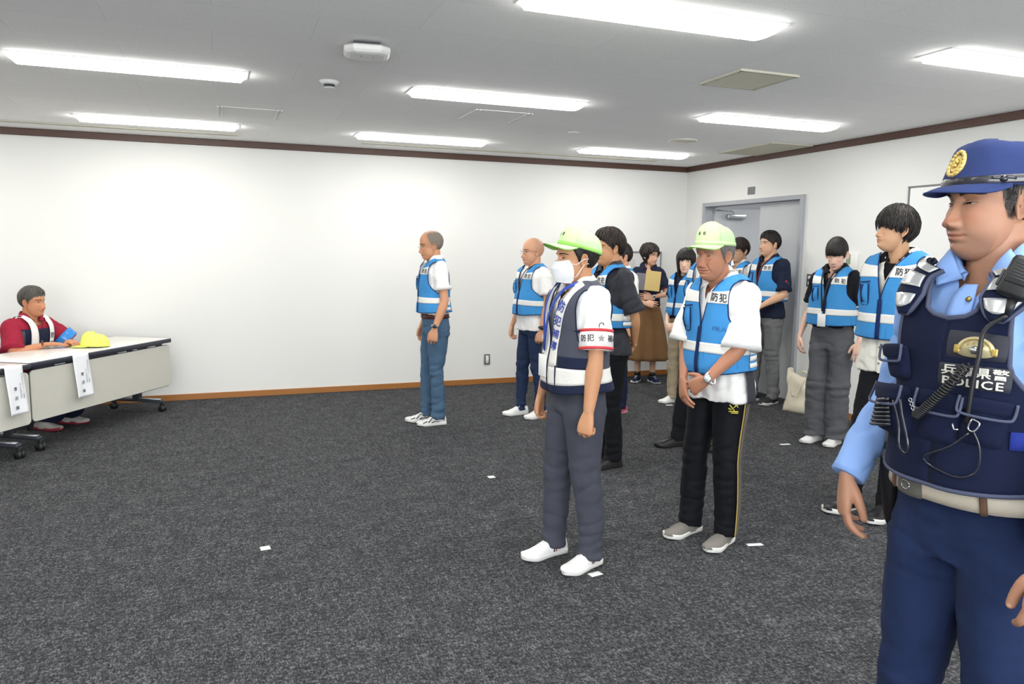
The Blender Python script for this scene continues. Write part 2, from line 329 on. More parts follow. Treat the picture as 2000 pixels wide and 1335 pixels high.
vent(2.97, 3.87, 0.38, 0.38, 'square beige ceiling vent above the near middle of the room'); vent(5.06, 6.3, 0.45, 0.8, 'beige rectangular ceiling vent near the double door')
def hatch(x, y, sx, sy, label):
    e = empty('ceiling_hatch', (x, y, ZC), 0, label, 'access hatch')
    G().box((0, 0, -0.0015), (sx - 0.03, sy - 0.01, 0.003)).build('hatch_panel', mat('hatch board', '#f1f1f0', rough=0.95), e, smooth=False)
    for s in (-1, 1): G().box((s * sx / 2, 0, -0.004), (0.012, sy, 0.008)).box((s * (sx / 2 - 0.028), 0, -0.004), (0.010, sy, 0.008)).build('metal_edge', m_offw, e, smooth=False)
hatch(0.25, 6.36, 0.45, 0.44, 'square ceiling hatch near the left lamps, with two white edge strips'); hatch(2.02, 5.68, 0.44, 0.44, 'square ceiling hatch with two white edge strips behind the middle lamp')
e = empty('wireless_access_point', (0.73, 4.0, ZC), RD(-8), 'white octagonal wireless access point mounted below the ceiling on a dark bracket', 'access point')
G().box((0, 0.0, -0.012), (0.13, 0.10, 0.024)).build('mounting_bracket', m_dark, e, smooth=False)
g = G(); rings = []
for z, s in ((-0.022, 0.90), (-0.030, 1.0), (-0.048, 1.0), (-0.062, 0.9), (-0.068, 0.72)):
    rings.append([(a * s, b * s, z) for a, b in ((0.07, -0.10), (0.115, -0.06), (0.115, 0.06), (0.07, 0.10), (-0.07, 0.10), (-0.115, 0.06), (-0.115, -0.06), (-0.07, -0.10))])
g.loft(rings).build('housing', m_offw, e, smooth=False, bev=0.004)
for dx in (-0.03, 0.03): G().box((dx, -0.02, -0.0685), (0.003, 0.02, 0.002)).build('status_light', m_dark, e, smooth=False)
e = empty('smoke_detector', (0.67, 4.96, ZC), 0, 'small white smoke detector on the ceiling beyond the access point', 'smoke detector')
disc(G(), (0, 0, 0), (0, 0, -1), 0.062, 0.022, mi=0, r2=0.045).build('detector_base', m_offw, e); disc(G(), (0, 0, -0.022), (0, 0, -1), 0.035, 0.016, r2=0.03).build('sensor_cage', m_dark, e); disc(G(), (0, 0, -0.038), (0, 0, -1), 0.034, 0.006, r2=0.03).build('detector_cap', m_offw, e)
e = empty('ceiling_speaker', (4.03, 6.16, ZC), 0, 'round beige ceiling speaker grille near the right lamps', 'ceiling speaker')
disc(G(), (0, 0, 0), (0, 0, -1), 0.135, 0.006, 40).build('speaker_rim', m_offw, e); disc(G(), (0, 0, -0.006), (0, 0, -1), 0.12, 0.003, 40).build('speaker_grille', m_beige, e)
tag(disc(G(), (2.91, 6.15, ZC), (0, 0, -1), 0.05, 0.012, 28, r2=0.036).build('ceiling_sensor', m_offw), 'small flat white disc sensor on the ceiling between two lamp columns', 'sensor')
# ---- wall fittings
m_grey = mat('grey plate', '#77777a', rough=0.5)
e = empty('wall_outlet', (2.79, YB, 0.28), 0, 'grey framed white outlet low on the back wall', 'outlet')
G().box((0, -0.004, 0), (0.07, 0.008, 0.12), bev=0.003).build('outlet_plate', mat('grey outlet frame', '#6b6b69', rough=0.5), e); G().box((0, -0.009, 0), (0.033, 0.006, 0.085), bev=0.002).build('outlet_socket', m_offw, e)
e = empty('notice_board', (4.62, YB, 1.16), 0, 'white notice board in a thin grey frame on the back wall behind the brown skirt', 'notice board')
G().box((0, -0.008, 0), (0.76, 0.016, 0.68)).build('board_face', mat('board white', '#dcdcda', rough=0.35), e, smooth=False)
g = G(); [g.box((a, -0.012, b), (c, 0.024, d)) for a, b, c, d in ((0, 0.345, 0.78, 0.014), (0, -0.345, 0.78, 0.014), (0.385, 0, 0.014, 0.7), (-0.385, 0, 0.014, 0.7))]; g.build('board_frame', mat('thin grey frame', '#8c8c8c', rough=0.4, metal=0.3), e, smooth=False)
ps = tag(G().box((4.52, YB - 0.0185, 1.23), (0.26, 0.003, 0.38)).build('poster', mat('pale grey paper', '#c9cac9', rough=0.7), smooth=False), 'pale printed sheet pinned to the notice board', 'poster')
g = G()
for i, (a, b) in enumerate(((0.16, 0.12), (0.13, 0.09), (0.10, 0.10), (0.04, 0.17), (0.02, 0.15), (0.0, 0.18), (-0.03, 0.12), (-0.1, 0.16))): g.box((4.49 + 0.01 * (i % 3), YB - 0.0204, 1.23 + a), (b, 0.0012, 0.007))
g.build('printed_lines', mat('print grey', '#8d8f8f'), ps, smooth=False); G().box((4.59, YB - 0.0204, 1.135), (0.05, 0.0012, 0.014)).build('coloured_print', mat('print green', '#9cc79a'), ps, smooth=False)
tag(G().box((XR - 0.004, 6.825, 2.17), (0.008, 0.115, 0.08), bev=0.002).build('wall_plaque', m_grey), 'small grey blank plaque above the double door', 'plaque')
def switchp(y, label, wdt=0.07):
    e = empty('light_switch', (XR, y, 1.25), 0, label, 'switch', 'switch plates right of the double door')
    G().box((-0.004, 0, 0), (0.008, wdt, 0.12), bev=0.002).build('switch_plate', mat('dark grey switch plate', '#55565a', rough=0.45), e)
    for z in (0.028, -0.028): G().box((-0.010, 0, z), (0.006, 0.03, 0.030), bev=0.002).build('switch_button', m_offw, e)
switchp(5.885, 'dark grey plate with two white buttons nearest the double door'); switchp(5.70, 'second dark grey switch plate, beside the blue vest of the woman in grey trousers', 0.11)
e = empty('thermostat', (XR, 5.36, 1.44), 0, 'white wall thermostat with a green-grey display behind the woman in grey trousers', 'thermostat')
G().box((-0.009, 0, 0), (0.018, 0.14, 0.15), bev=0.004).build('thermostat_case', m_offw, e); G().box((-0.019, 0.035, 0.02), (0.003, 0.05, 0.09)).build('thermostat_display', mat('lcd green', '#8b977c', rough=0.3), e, smooth=False)
e = empty('intercom_panel', (XR, 5.08, 1.25), 0, 'white slatted wall unit between the woman in grey trousers and the tall young man', 'wall unit')
G().box((-0.02, 0, 0), (0.04, 0.24, 0.26), bev=0.006).build('unit_case', m_offw, e)
g = G(); [g.box((-0.041, 0, -0.06 + 0.024 * i), (0.004, 0.19, 0.009)) for i in range(6)]; g.build('unit_grille', mat('grille dark slot', '#77797c'), e, smooth=False)
e = empty('wall_panel', (XR, 3.6, 1.37), 0, 'large white panel board with a thin dark edge behind the officer', 'panel board')
G().box((-0.008, 0, 0), (0.016, 2.36, 1.36)).build('panel_face', mat('panel white', '#e4e4e2', rough=0.4), e, smooth=False)
g = G(); [g.box((-0.010, a, b), (0.020, c, d)) for a, b, c, d in ((0, 0.69, 2.4, 0.012), (0, -0.69, 2.4, 0.012), (1.19, 0, 0.012, 1.38), (-1.19, 0, 0.012, 1.38))]; g.build('panel_edge', mat('panel edge grey', '#7c7c7e'), e, smooth=False)
# ---- floor markers
m_tape = mat('white paper tape', '#e8eaea', rough=0.6)
for x, y, r, a, b, l in ((0.17, 3.87, 5, .048, .05, 'in the empty middle of the carpet'), (1.65, 4.65, 0, .046, .046, 'beyond the masked man, ahead of the man in black'), (1.60, 3.04, 10, .065, .04, 'beside the heel of the masked man'), (2.55, 3.09, -12, .085, .032, 'beside the heel of the grey shoes'), (4.15, 4.73, -10, .085, .03, 'in front of the woman in grey trousers'), (4.12, 6.36, -12, .07, .035, 'by the white shoe of the long-haired woman')):
    R = Matrix.Translation((x, y, 0.0012)) @ Matrix.Rotation(RD(r), 4, 'Z')
    g = G().grid([[(a * (i / 4 - .5), b * (j / 3 - .5), 0.0008 * ((i * j) % 2)) for j in range(4)] for i in range(5)]).xf(R)
    tag(g.build('floor_marker', m_tape, solid=0.0006), 'white tape marker on carpet ' + l, 'floor marker', 'white tape markers on the carpet')
# ================================================================ TABLES AND SMALL THINGS
TA = V((-1.286, 6.226, 0)); TU = V((0.524, 0.852, 0)); TN = V((-0.852, 0.524, 0)); TH = 0.665; TL = 1.625; TRZ = math.atan2(TU.y, TU.x)
m_top = mat('pale laminate top', '#e2dfd8', rough=0.28, coat=0.2); m_edge = mat('black blue rubber edge', '#2b2f3a', rough=0.5); m_panel = mat('ivory steel panel', '#c9c7bd', rough=0.5); m_leg = mat('dark grey table leg', '#3b3f45', rough=0.4); m_alu = mat('bare aluminium', '#c5c7c9', rough=0.3, metal=0.8); m_wheel = mat('black caster', '#1b1c1e', rough=0.5)
def table(loc, rz, label):
    e = empty('folding_table', loc, rz, label, 'table', 'folding tables with ivory front panels')
    L_, Dp = TL - 0.01, 0.60
    G().box((L_ / 2, Dp / 2, TH - 0.013), (L_ - 0.01, Dp - 0.03, 0.026), bev=0.003).build('tabletop', m_top, e)
    g = G(); g.box((L_ / 2, 0.006, TH - 0.019), (L_, 0.026, 0.036), bev=0.009); g.box((L_ / 2, Dp - 0.006, TH - 0.019), (L_, 0.026, 0.036), bev=0.009); g.box((0.003, Dp / 2, TH - 0.014), (0.008, Dp, 0.026), bev=0.003); g.box((L_ - 0.003, Dp / 2, TH - 0.014), (0.008, Dp, 0.026), bev=0.003)
    g.build('rubber_edge', m_edge, e)
    g = G(); g.box((L_ / 2, 0.05, TH - 0.055), (L_ - 0.16, 0.03, 0.04)); g.build('rail', m_leg, e, smooth=False)
    for x in (0.30, 0.98, 1.14, 1.36): G().box((x, 0.022, TH - 0.048), (0.10 if x != 1.14 else 0.05, 0.02, 0.012), bev=0.003).build('clip', m_alu, e)
    # panel with rounded corners and a dark rim
    def rr(x0, x1, z0, z1, r, y):
        P = []
        for cx, cz, a0 in ((x1 - r, z1 - r, 0), (x0 + r, z1 - r, 90), (x0 + r, z0 + r, 180), (x1 - r, z0 + r, 270)):
            for k in range(6): a = RD(a0 + 18 * k); P.append((cx + r * cos(a), y, cz + r * sin(a)))
        return P
    G().loft([rr(0.012, L_ - 0.012, 0.235, TH - 0.058, 0.03, y) for y in (0.012, 0.022)]).build('front_panel', m_panel, e, smooth=False)
    G().loft([rr(0.008, L_ - 0.008, 0.229, TH - 0.056, 0.032, y) for y in (0.020, 0.030)]).build('panel_rim', m_edge, e, smooth=False)
    for x in (0.10, L_ - 0.10):
        lg = G().box((x, 0.30, 0.36), (0.055, 0.07, TH - 0.11), bev=0.008).build('leg', m_leg, e)
        g = G(); g.box((x, 0.29, 0.095), (0.05, 0.50, 0.03), bev=0.01); g.build('foot_bar', m_leg, lg); G().box((x, 0.27, 0.112), (0.032, 0.42, 0.008)).build('foot_strip', m_alu, lg)
        for y in (0.045, 0.545):
            g = G(); disc(g, (x - 0.022, y, 0.03), (1, 0, 0), 0.03, 0.016, 20); disc(g, (x + 0.008, y, 0.03), (1, 0, 0), 0.03, 0.016, 20); g.box((x, y, 0.06), (0.03, 0.035, 0.05), bev=0.006); g.build('caster', m_wheel, lg)
    return e
t1 = table(TA, TRZ, 'folding table in front of the seated man, with the yellow cap on it')
t2 = table(TA - TU * (TL + 0.012) - TN * 0.03, TRZ, 'second folding table cut off by the left picture edge')
MT = Matrix.Translation(TA) @ Matrix.Rotation(TRZ, 4, 'Z')
m_paper = mat('white card paper', '#eceef1', rough=0.7); m_ink = mat('black print', '#3c3d42', rough=0.7); m_inkg = mat('grey print', '#8d8f96', rough=0.7)
def strip(M, x, wdt, ln, label, curl=0.012, dy=0.0):
    rows = []
    for i in range(26):
        s = i / 25; 
        if s < 0.16: y, z = 0.10 - s / 0.16 * 0.112, TH + 0.0022
        else:
            q = (s - 0.16) / 0.84; y = -0.013 - 0.006 * sin(pi * q) - 0.022 * q * q; z = TH + 0.0022 - q * ln
        rows.append([(x + (j / 8 - .5) * wdt, y - curl * (abs(j / 8 - .5) * 2) ** 2 * sm(0.2, 1, s) + 0.004 + dy - .004, z) for j in range(9)])
    g = G().grid(rows); g.xf(M); o = tag(g.build('name_sheet', m_paper, solid=0.0008), label, 'name sheet', 'white name sheets hanging over the table edge'); return o
n1 = strip(MT, 0.475, 0.165, 0.33, 'white name sheet with small vertical print hanging over the table front below the yellow cap')
n2 = strip(MT, -0.185, 0.15, 0.33, 'white name sheet hanging over the table edge at the left picture edge', dy=-.03)
def on_sheet(name, par, M, x, z, s, size, m, vert=False):
    dy = -.03 if x < 0 else 0.0
    vs, fs = text2d(s, size, vert); q = lambda zz: -0.0185 - 0.006 * sin(pi * min(1, max(0, (TH - zz) / 0.33))) - 0.022 * ((TH - zz) / 0.33) ** 2
    g = G().add([M @ V((x + v.x, q(z + v.y) + dy - .004, z + v.y)) for v in vs], fs); g.build(name, m, par, smooth=False, recalc=False)
for sh, x0 in ((n1, 0.475), (n2, -0.185)):
    on_sheet('lettering', sh, MT, x0 + 0.052, TH - 0.135, '地域安全まちづくり推進', 0.017, m_inkg, True); on_sheet('lettering', sh, MT, x0 + 0.03, TH - 0.17, '青少年補導協議会', 0.014, m_inkg, True)
    for k, ch in enumerate('會沢興'): on_sheet('lettering', sh, MT, x0 - 0.012, TH - 0.15 - 0.066 * k, ch, 0.028, m_ink)
# canvas tote against the wall by the door
m_canvas = cloth('natural canvas', '#cfc8b4', bump=0.5)
def tote():
    e = empty('tote_bag', (5.15, 5.71, 0), RD(-75), 'cream canvas tote bag slumped on the floor beside the double door', 'bag')
    rows = []
    for i in range(15):
        t = i / 14; z = 0.34 * t; ww = 0.135 + 0.01 * sin(6 * t); d = 0.055 * (1 - t) ** 0.5 * (1 if t < 1 else 1) + 0.012 + 0.008 * sin(9 * t); lean = 0.05 * t * t
        R = []
        for j in range(28):
            a = 2 * pi * j / 28; c, s = cos(a), sin(a); R.append((math.copysign(abs(c) ** 0.6, c) * ww + 0.02 * t * sin(5 * t), math.copysign(abs(s) ** 0.7, s) * d + lean + 0.006 * sin(5 * a + 7 * t), z + (-0.06 * c * (t ** 3)) + 0.012 * t * sin(3 * a)))
        rows.append(R)
    me = G().grid(rows, cu=True).add([rows[0][j] for j in range(28)], [tuple(range(28))]).mesh('bag_body'); fold(me, [nz(11, 11, 7, 0.03, 3), nz(26, 26, 14, 0.010, 9)])
    G().build('bag_body', m_canvas, e, solid=0.002, me=me)
    for s, fl in ((-1, 0.0), (1, 1.0)):
        P = []
        for k in range(13):
            t = k / 12; a = pi * t; P.append((-0.09 + 0.15 * t, s * (0.02 + 0.03) + 0.04 - 0.07 * sin(a) * (1 if s < 0 else 0.2), 0.33 - (0.17 * sin(a) if s < 0 else -0.05 * sin(a))))
        g = G(); rows = []
        for i, p in enumerate(P): rows.append([(p[0], p[1], p[2] + 0.012), (p[0], p[1] - 0.004, p[2] - 0.012)])
        g.grid(rows).build('handle', m_canvas, e, solid=0.003)
tote()
# ================================================================ PEOPLE: SHARED ANATOMY AND CLOTHES
SK = {}
def skin(name, col): return mat('skin ' + name, col, rough=0.48, var=0.07, vscale=22, bump=0.15, bscale=500, sss=0.15, pig=True, spec=0.35)
m_eye = mat('eye white', '#bfb6ae', rough=0.15, coat=0.6); m_iris = mat('dark brown iris', '#1c110c', rough=0.08, coat=1.0)
def hairmat(name, col, r=0.5): return mat('hair ' + name, col, rough=r, var=0.25, vscale=60, bump=0.7, bscale=240, spec=0.5)

# ---- torso surface: rings of a bust, t runs from hip (0) to neck (10); angles in degrees, 0 front, 90 left
BUST = [(.80, .80, .80, .172, .100, .120), (.90, .90, .90, .168, .103, .118), (1.01, 1.01, 1.01, .150, .108, .092), (1.11, 1.11, 1.11, .152, .110, .092), (1.21, 1.21, 1.21, .164, .116, .102), (1.285, 1.285, 1.29, .172, .117, .108),
        (1.335, 1.345, 1.35, .180, .107, .106), (1.372, 1.392, 1.405, .168, .088, .096), (1.392, 1.424, 1.438, .122, .070, .082), (1.402, 1.446, 1.458, .086, .056, .070), (1.412, 1.462, 1.474, .064, .048, .060)]
class Torso:
    def __init__(s, H=1.70, wide=1.0, deep=1.0, belly=0.0, lean=0.0, hipw=1.0, seed=0.0, z_off=0.0):
        s.k = H / 1.70; k = s.k; s.seed = seed; s.lean = lean; s.zo = z_off
        T = []
        for i, (zf, zs, zb, w_, f, b) in enumerate(BUST):
            q = belly * math.exp(-((zf - 1.03) / 0.11) ** 2); ww = w_ * (wide if 2 < i < 9 else (1 + (wide - 1) * .5)) * (hipw if i < 2 else 1)
            T.append((zf * k, zs * k, zb * k, ww * k, (f * (deep if i < 8 else 1) + q) * k, b * (deep if i < 8 else 1) * k))
        s.T = T; s.R = crs(T, 8); s.wr = 0.0
    def ring(s, t):
        t = min(9.999, max(0, t)) * 8; i = int(t); f = t - i; a, b = s.R[i], s.R[min(i + 1, 80)]
        return [a[j] + (b[j] - a[j]) * f for j in range(6)]
    def raw(s, th, t):
        zf, zs, zb, w_, f, b = s.ring(t); a = RD(th); c, sn = cos(a), sin(a); e = 0.86
        cx = math.copysign(abs(c) ** e, c); sy = math.copysign(abs(sn) ** e, sn); c2 = c * c
        x = cx * (f if c > 0 else b); z = zs * (1 - c2) + (zf if c > 0 else zb) * c2
        x += 0.012 * s.k * sm(1.30 * s.k, 1.46 * s.k, z) + s.lean * max(0, z - 0.9 * s.k)
        return V((x, sy * w_, z + s.zo))
    def nrm(s, th, t):
        du = s.raw(th + 2, t) - s.raw(th - 2, t); dv = s.raw(th, min(9.99, t + .12)) - s.raw(th, max(0, t - .12)); n = du.cross(dv)
        return n.normalized() if n.length > 1e-9 else V((0, 0, 1))
    def pt(s, th, t, off=0.0, wr=None):
        p = s.raw(th, t); n = s.nrm(th, t); q = s.wr if wr is None else wr
        if q: off += q * (noise.noise(V((p.x * 9 + s.seed, p.y * 9, p.z * 7))) + 0.6 * noise.noise(V((p.x * 20 + s.seed, p.y * 18, p.z * 6 + 4))))
        return p + n * off
    def tz(s, z, th=0.0):
        lo, hi = 0.0, 9.99
        for _ in range(22):
            m = (lo + hi) / 2
            if s.raw(th, m).z < z: lo = m
            else: hi = m
        return lo
    def thy(s, y, t):
        """angle on the front where |y| is reached at height t"""
        w_ = s.ring(t)[3]; return math.degrees(math.asin(min(1.0, abs(y) / w_) ** (1 / 0.86)))
    def patch(s, th0, z0, off=0.0):
        """local chart: x to the wearer's left along the cloth, y up"""
        t0 = s.tz(z0, th0); du = (s.raw(th0 + 2, t0) - s.raw(th0 - 2, t0)).length / 4
        def f(x, y, o=0.0):
            th = th0 + x / du; return s.pt(th, s.tz(z0 + y, th), off + o)
        return f
def lay(g, f, s, size, vert=False, x=0, y=0, o=0.0, mi=0):
    vs, fs = text2d(s, size, vert); return g.add([f(x + v.x, y + v.y, o) for v in vs], fs, mi)
def pad(g, f, w_, h, th, nx=8, ny=8, x=0, y=0, rnd=0.25, o=0.0, mi=0, shape=None, puff=0.5):
    """raised patch over chart f"""
    rows = []
    for j in range(ny + 1):
        v = j / ny * 2 - 1; R = []
        for i in range(nx + 1):
            u = i / nx * 2 - 1; px, py = u, v
            if rnd: a = 1 - rnd * 0.3 * (abs(u) ** 4) * (abs(v) ** 4); px *= a; py *= a
            if shape: px, py = shape(px, py)
            hh = th * ((1 - abs(u) ** 8) * (1 - abs(v) ** 8)) ** 0.4 * (1 - puff + puff * (1 - u * u) * (1 - v * v)) if th else 0
            R.append(f(x + px * w_ / 2, y + py * h / 2, o + hh))
        rows.append(R)
    return g.grid(rows, mi=mi)

# ---- head
def _ell(D, C, R):
    C = np.array(C); R = np.array(R); d = D / R; c = C / R; A = (d * d).sum(1); B = (d * c).sum(1); Q = (c * c).sum() - 1
    return (B + np.sqrt(np.maximum(B * B - A * Q, 1e-12))) / A
class Head:
    def __init__(s, size=1.0, face=1.0, jaw=1.0, nose=1.0, brow=1.0, lip=1.0, age=0.0, eye=1.0, chin=1.0, smile=0.0, mouth_open=0.0, cheek=1.0):
        s.size = size; s.face = face; s.jaw = jaw; s.nose = nose; s.brow = brow; s.lip = lip; s.age = age; s.eye = eye; s.chin = chin; s.cheek = cheek; s.mo = mouth_open; s.M = Matrix.Identity(4)
    def base(s, D):
        D = D / np.linalg.norm(D, axis=1)[:, None]
        r1 = _ell(D, (-.014, 0, .030), (.101, .0785, .093)); r2 = _ell(D, (.0205, 0, -.040), (.066, .0625 * s.jaw, .082)); r3 = _ell(D, (.030, 0, -.082), (.052, .036 * s.jaw, .038 * s.chin))
        p = 16.0; r = (r1 ** p + r2 ** p + r3 ** p) ** (1 / p); return D * r[:, None] * np.array((1, s.face, 1))
    def D(s, y, z):
        """how far the features stand forward of the plain skull at face position y,z (metres)"""
        y = np.abs(y); ga = lambda cy, cz, sy, sz: np.exp(-((y - cy) / sy) ** 2 - ((z - cz) / sz) ** 2)
        st = lambda a, b, x: (lambda t: t * t * (3 - 2 * t))(np.clip((x - a) / (b - a), 0, 1))
        d = 0 * y
        t = np.clip((-.004 - z) / 0.032, 0, 1); hgt = s.nose * np.interp(z, [-.060, -.0575, -.0545, -.0510, -.046, -.041, -.036, -.030, -.022, -.012, 0, .010, .022], [0, .0030, .0088, .0142, .0180, .0195, .0192, .0172, .0134, .0088, .0046, .0020, 0])
        d = d + hgt * np.exp(-(y / (0.0072 + 0.0052 * t)) ** (2 + 1.0 * t))
        d = d + 0.0100 * s.nose * np.exp(-(np.abs(y - .0140) / .0066) ** 2.6 - (np.abs(z + .0455) / .0085) ** 2.6) - 0.0030 * ga(.0075, -.0550, .0035, .0028)
        d = d - 0.0085 * ga(.030, .003, .0135, .0105) - 0.0045 * ga(.017, .006, .006, .010) + 0.0042 * s.eye * ga(.0315, -.0005, .0135, .0075)
        d = d + 0.0048 * s.brow * ga(.028, .0205, .020, .0075) + 0.002 * s.brow * ga(0, .020, .012, .008)
        d = d + 0.0050 * s.cheek * ga(.042, -.024, .019, .017) + 0.002 * ga(.036, -.058, .016, .02)
        d = d + 0.0062 * ga(0, -.066, .026, .017)
        d = d + 0.0046 * s.lip * ga(.004, -.0655, .0175, .0040) + 0.0050 * s.lip * ga(0, -.0765, .0155, .0048) - (0.0042 + s.mo) * ga(0, -.0712, .0225, .0019 + s.mo * .4) - 0.0022 * ga(.024, -.071, .004, .005)
        d = d - 0.0040 * ga(0, -.0865, .019, .0045) + 0.0065 * s.chin * ga(0, -.100, .017, .012) - 0.0016 * ga(0, -.058, .0035, .005)
        if s.age:
            k = np.clip((-.038 - z) / .03, 0, 1); line = .021 + .012 * k
            d = d - 0.0035 * s.age * np.exp(-((y - line) / .0035) ** 2) * st(-.036, -.045, z) * st(-.078, -.066, z) + 0.0025 * s.age * ga(.036, -.052, .010, .016)
            d = d - 0.0022 * s.age * ga(.030, -.0155, .012, .003) - 0.0012 * s.age * (np.exp(-((z - .043) / .0016) ** 2) + np.exp(-((z - .052) / .0016) ** 2) + np.exp(-((z - .060) / .0015) ** 2)) * st(.05, .03, y)
        return d
    def pts(s, Dr):
        B = s.base(Dr); w_ = np.clip((B[:, 0] - 0.015) / 0.04, 0, 1); w_ = w_ * w_ * (3 - 2 * w_); B = B.copy(); B[:, 0] += w_ * s.D(B[:, 1] / s.face, B[:, 2])
        B[:, 0] += 0; return B
    def at(s, az, el, off=0.0):
        a, e = RD(az), RD(el); d = V((cos(e) * cos(a), cos(e) * sin(a), sin(e))); p = s.pts(np.array([d[:]]))[0]; return V(p) + d * off
    def shell(s, az, el, off=0.0):
        """skull without features"""
        a, e = RD(az), RD(el); d = np.array([[cos(e) * cos(a), cos(e) * sin(a), sin(e)]]); p = s.base(d)[0]; return V(p) + V(d[0]) * off
    def fx(s, y, z, off=0.0):
        """point of the face at y,z"""
        x = 0.085
        for _ in range(9):
            p = s.base(np.array([[max(x, .004), y, z]]))[0]; x *= 1 - 0.9 * (1 - (math.sqrt(p[0] ** 2 + p[1] ** 2 + p[2] ** 2) / math.sqrt(x * x + y * y + z * z)))
        p = s.base(np.array([[x, y, z]]))[0]; w_ = min(1, max(0, (p[0] - .015) / .04)); w_ = w_ * w_ * (3 - 2 * w_)
        return V((p[0] + w_ * float(s.D(np.array([y / s.face]), np.array([z]))[0]) + off, y, z))
    def grid(s, g, fine=1.0):
        n = int(66 * fine); az = [180 * (0.52 * u + 0.48 * u ** 2.0) for u in [i / n for i in range(n + 1)]]; az = [-a for a in az[::-1][:-1]] + az[:-1]
        el = list(np.linspace(-88, -58, int(9 * fine))) + list(np.linspace(-57, 24, int(84 * fine))) + list(np.linspace(27, 89.5, int(24 * fine)))
        Dd = [(cos(RD(e)) * cos(RD(a)), cos(RD(e)) * sin(RD(a)), sin(RD(e))) for e in el for a in az]
        P = s.pts(np.array(Dd)); c = len(az); g.grid([[V(P[i * c + j]) for j in range(c)] for i in range(len(el))], cu=True)
        for sd in (-1, 1): s.ear(g, sd)
    def ear(s, g, sd):
        rows = []; n = 22
        prof = [(0.00, .002, -.004), (0.30, .004, -.003), (0.55, .008, .000), (0.74, .014, .010), (0.86, .0175, .013), (0.97, .0165, .0125), (1.0, .0135, .009), (0.90, .006, .003), (0.62, -.002, -.004)]
        for (r, h, _) in prof:
            R = []
            for j in range(n):
                a = 2 * pi * j / n; ca, sa = cos(a), sin(a); up = max(0, sa); rx = .0165 * (1 + .12 * up) * (1 if ca < 0 else .8); rz = .031 if sa > 0 else .031
                x = r * rx * ca * (1 - .35 * max(0, -sa)); z = r * rz * sa; q = h * (0.35 + 0.65 * (0.5 - 0.5 * ca)) * (1 - 0.5 * max(0, -sa - .55))
                R.append((x, q, z))
            rows.append(R)
        yb = s.shell(88 * sd, -4).y * 0.985
        M = Matrix.Translation((-.010, yb, -.010)) @ Matrix.Rotation(RD(-10), 4, 'Y') @ Matrix.Rotation(RD(18) * -sd, 4, 'Z') @ Matrix.Scale(sd, 4, (0, 1, 0))
        o = len(g.v); g.grid(rows, cu=True); g.f.append(tuple(range(o, o + n))); g.m.append(0); g.xf(M, o)

# ---- hand in its own frame: +X to the fingertips, +Y thumb side, +Z back of the hand
def hand_g(curl=0.45, spread=0.06, thumb=0.5, size=1.0, curls=None, point=None):
    g = G(); F = [(.030, .074, .0082, .06), (.0105, .082, .0084, .02), (-.0095, .076, .0079, -.02), (-.0285, .060, .0070, -.07)]
    tube(g, [(-.022, 0, 0, .0215, .0145), (-.006, 0, 0, .0255, .0172), (.03, .001, .001, .036, .0165), (.062, .001, .002, .041, .0150), (.088, 0, .001, .040, .0125), (.095, 0, .0, .036, .009)], n=18, k=3, ref=(0, 1, 0), ex=0.85)
    tips = []
    for i, (y, L_, r, sp) in enumerate(F):
        c = (curls[i] if curls else curl * (1 + .1 * i)); x0 = .083 - abs(y - .008) * .28; p = V((x0, y, .002)); P = [(p.x - .02, p.y * .95, p.z, r * 1.05)]; P.append((p.x, p.y, p.z, r * 1.06)); a = 0.0; yaw = sp + (spread * (1.5 - i))
        for k, (fr, cc) in enumerate(((.45, .75), (.30, 1.05), (.25, .75))):
            a += c * cc; p = p + V((cos(a) * cos(yaw), sin(yaw) * cos(a), -sin(a))) * L_ * fr; P.append((p.x, p.y, p.z, r * (1.02, .93, .80)[k]))
        tube(g, P, n=12, k=3, ref=(0, 1, 0), round_end=True); tips.append((p, V((cos(a) * cos(yaw), sin(yaw) * cos(a), -sin(a))), a))
    p = V((.012, .018, -.004)); P = [(p.x, p.y, p.z, .0125)]; th = .95 - thumb * .6
    for L_, r, dh, dz in ((.036, .0135, 0, -.28), (.032, .0105, -.30, -.30), (.025, .0088, -.22, -.25)):
        th += dh; d = V((cos(th), sin(th), dz * (0.5 + thumb))).normalized(); p = p + d * L_; P.append((p.x, p.y, p.z, r))
    tube(g, P, n=12, k=3, ref=(0, 0, 1), round_end=True)
    g.v = [v * size for v in g.v]; return g, [(t[0] * size, t[1], t[2]) for t in tips] + [(p * size, d, 0)]
def frame(o, xd, zd, side, flip=True):
    x = V(xd).normalized(); z = V(zd); z = (z - x * z.dot(x)).normalized(); y = z.cross(x) * (1 if side < 0 else -1)
    return Matrix(((x.x, y.x, z.x, o[0]), (x.y, y.y, z.y, o[1]), (x.z, y.z, z.z, o[2]), (0, 0, 0, 1)))
def elbow(S, W, L1, L2, pole):
    S, W, pole = V(S), V(W), V(pole); d = W - S; D = d.length; D2 = min(D, (L1 + L2) * 0.998); a = (L1 * L1 - L2 * L2 + D2 * D2) / (2 * D2); h = math.sqrt(max(0, L1 * L1 - a * a)); dn = d / D; p = (pole - dn * pole.dot(dn)).normalized()
    return S + dn * a * (D / D2) + p * h
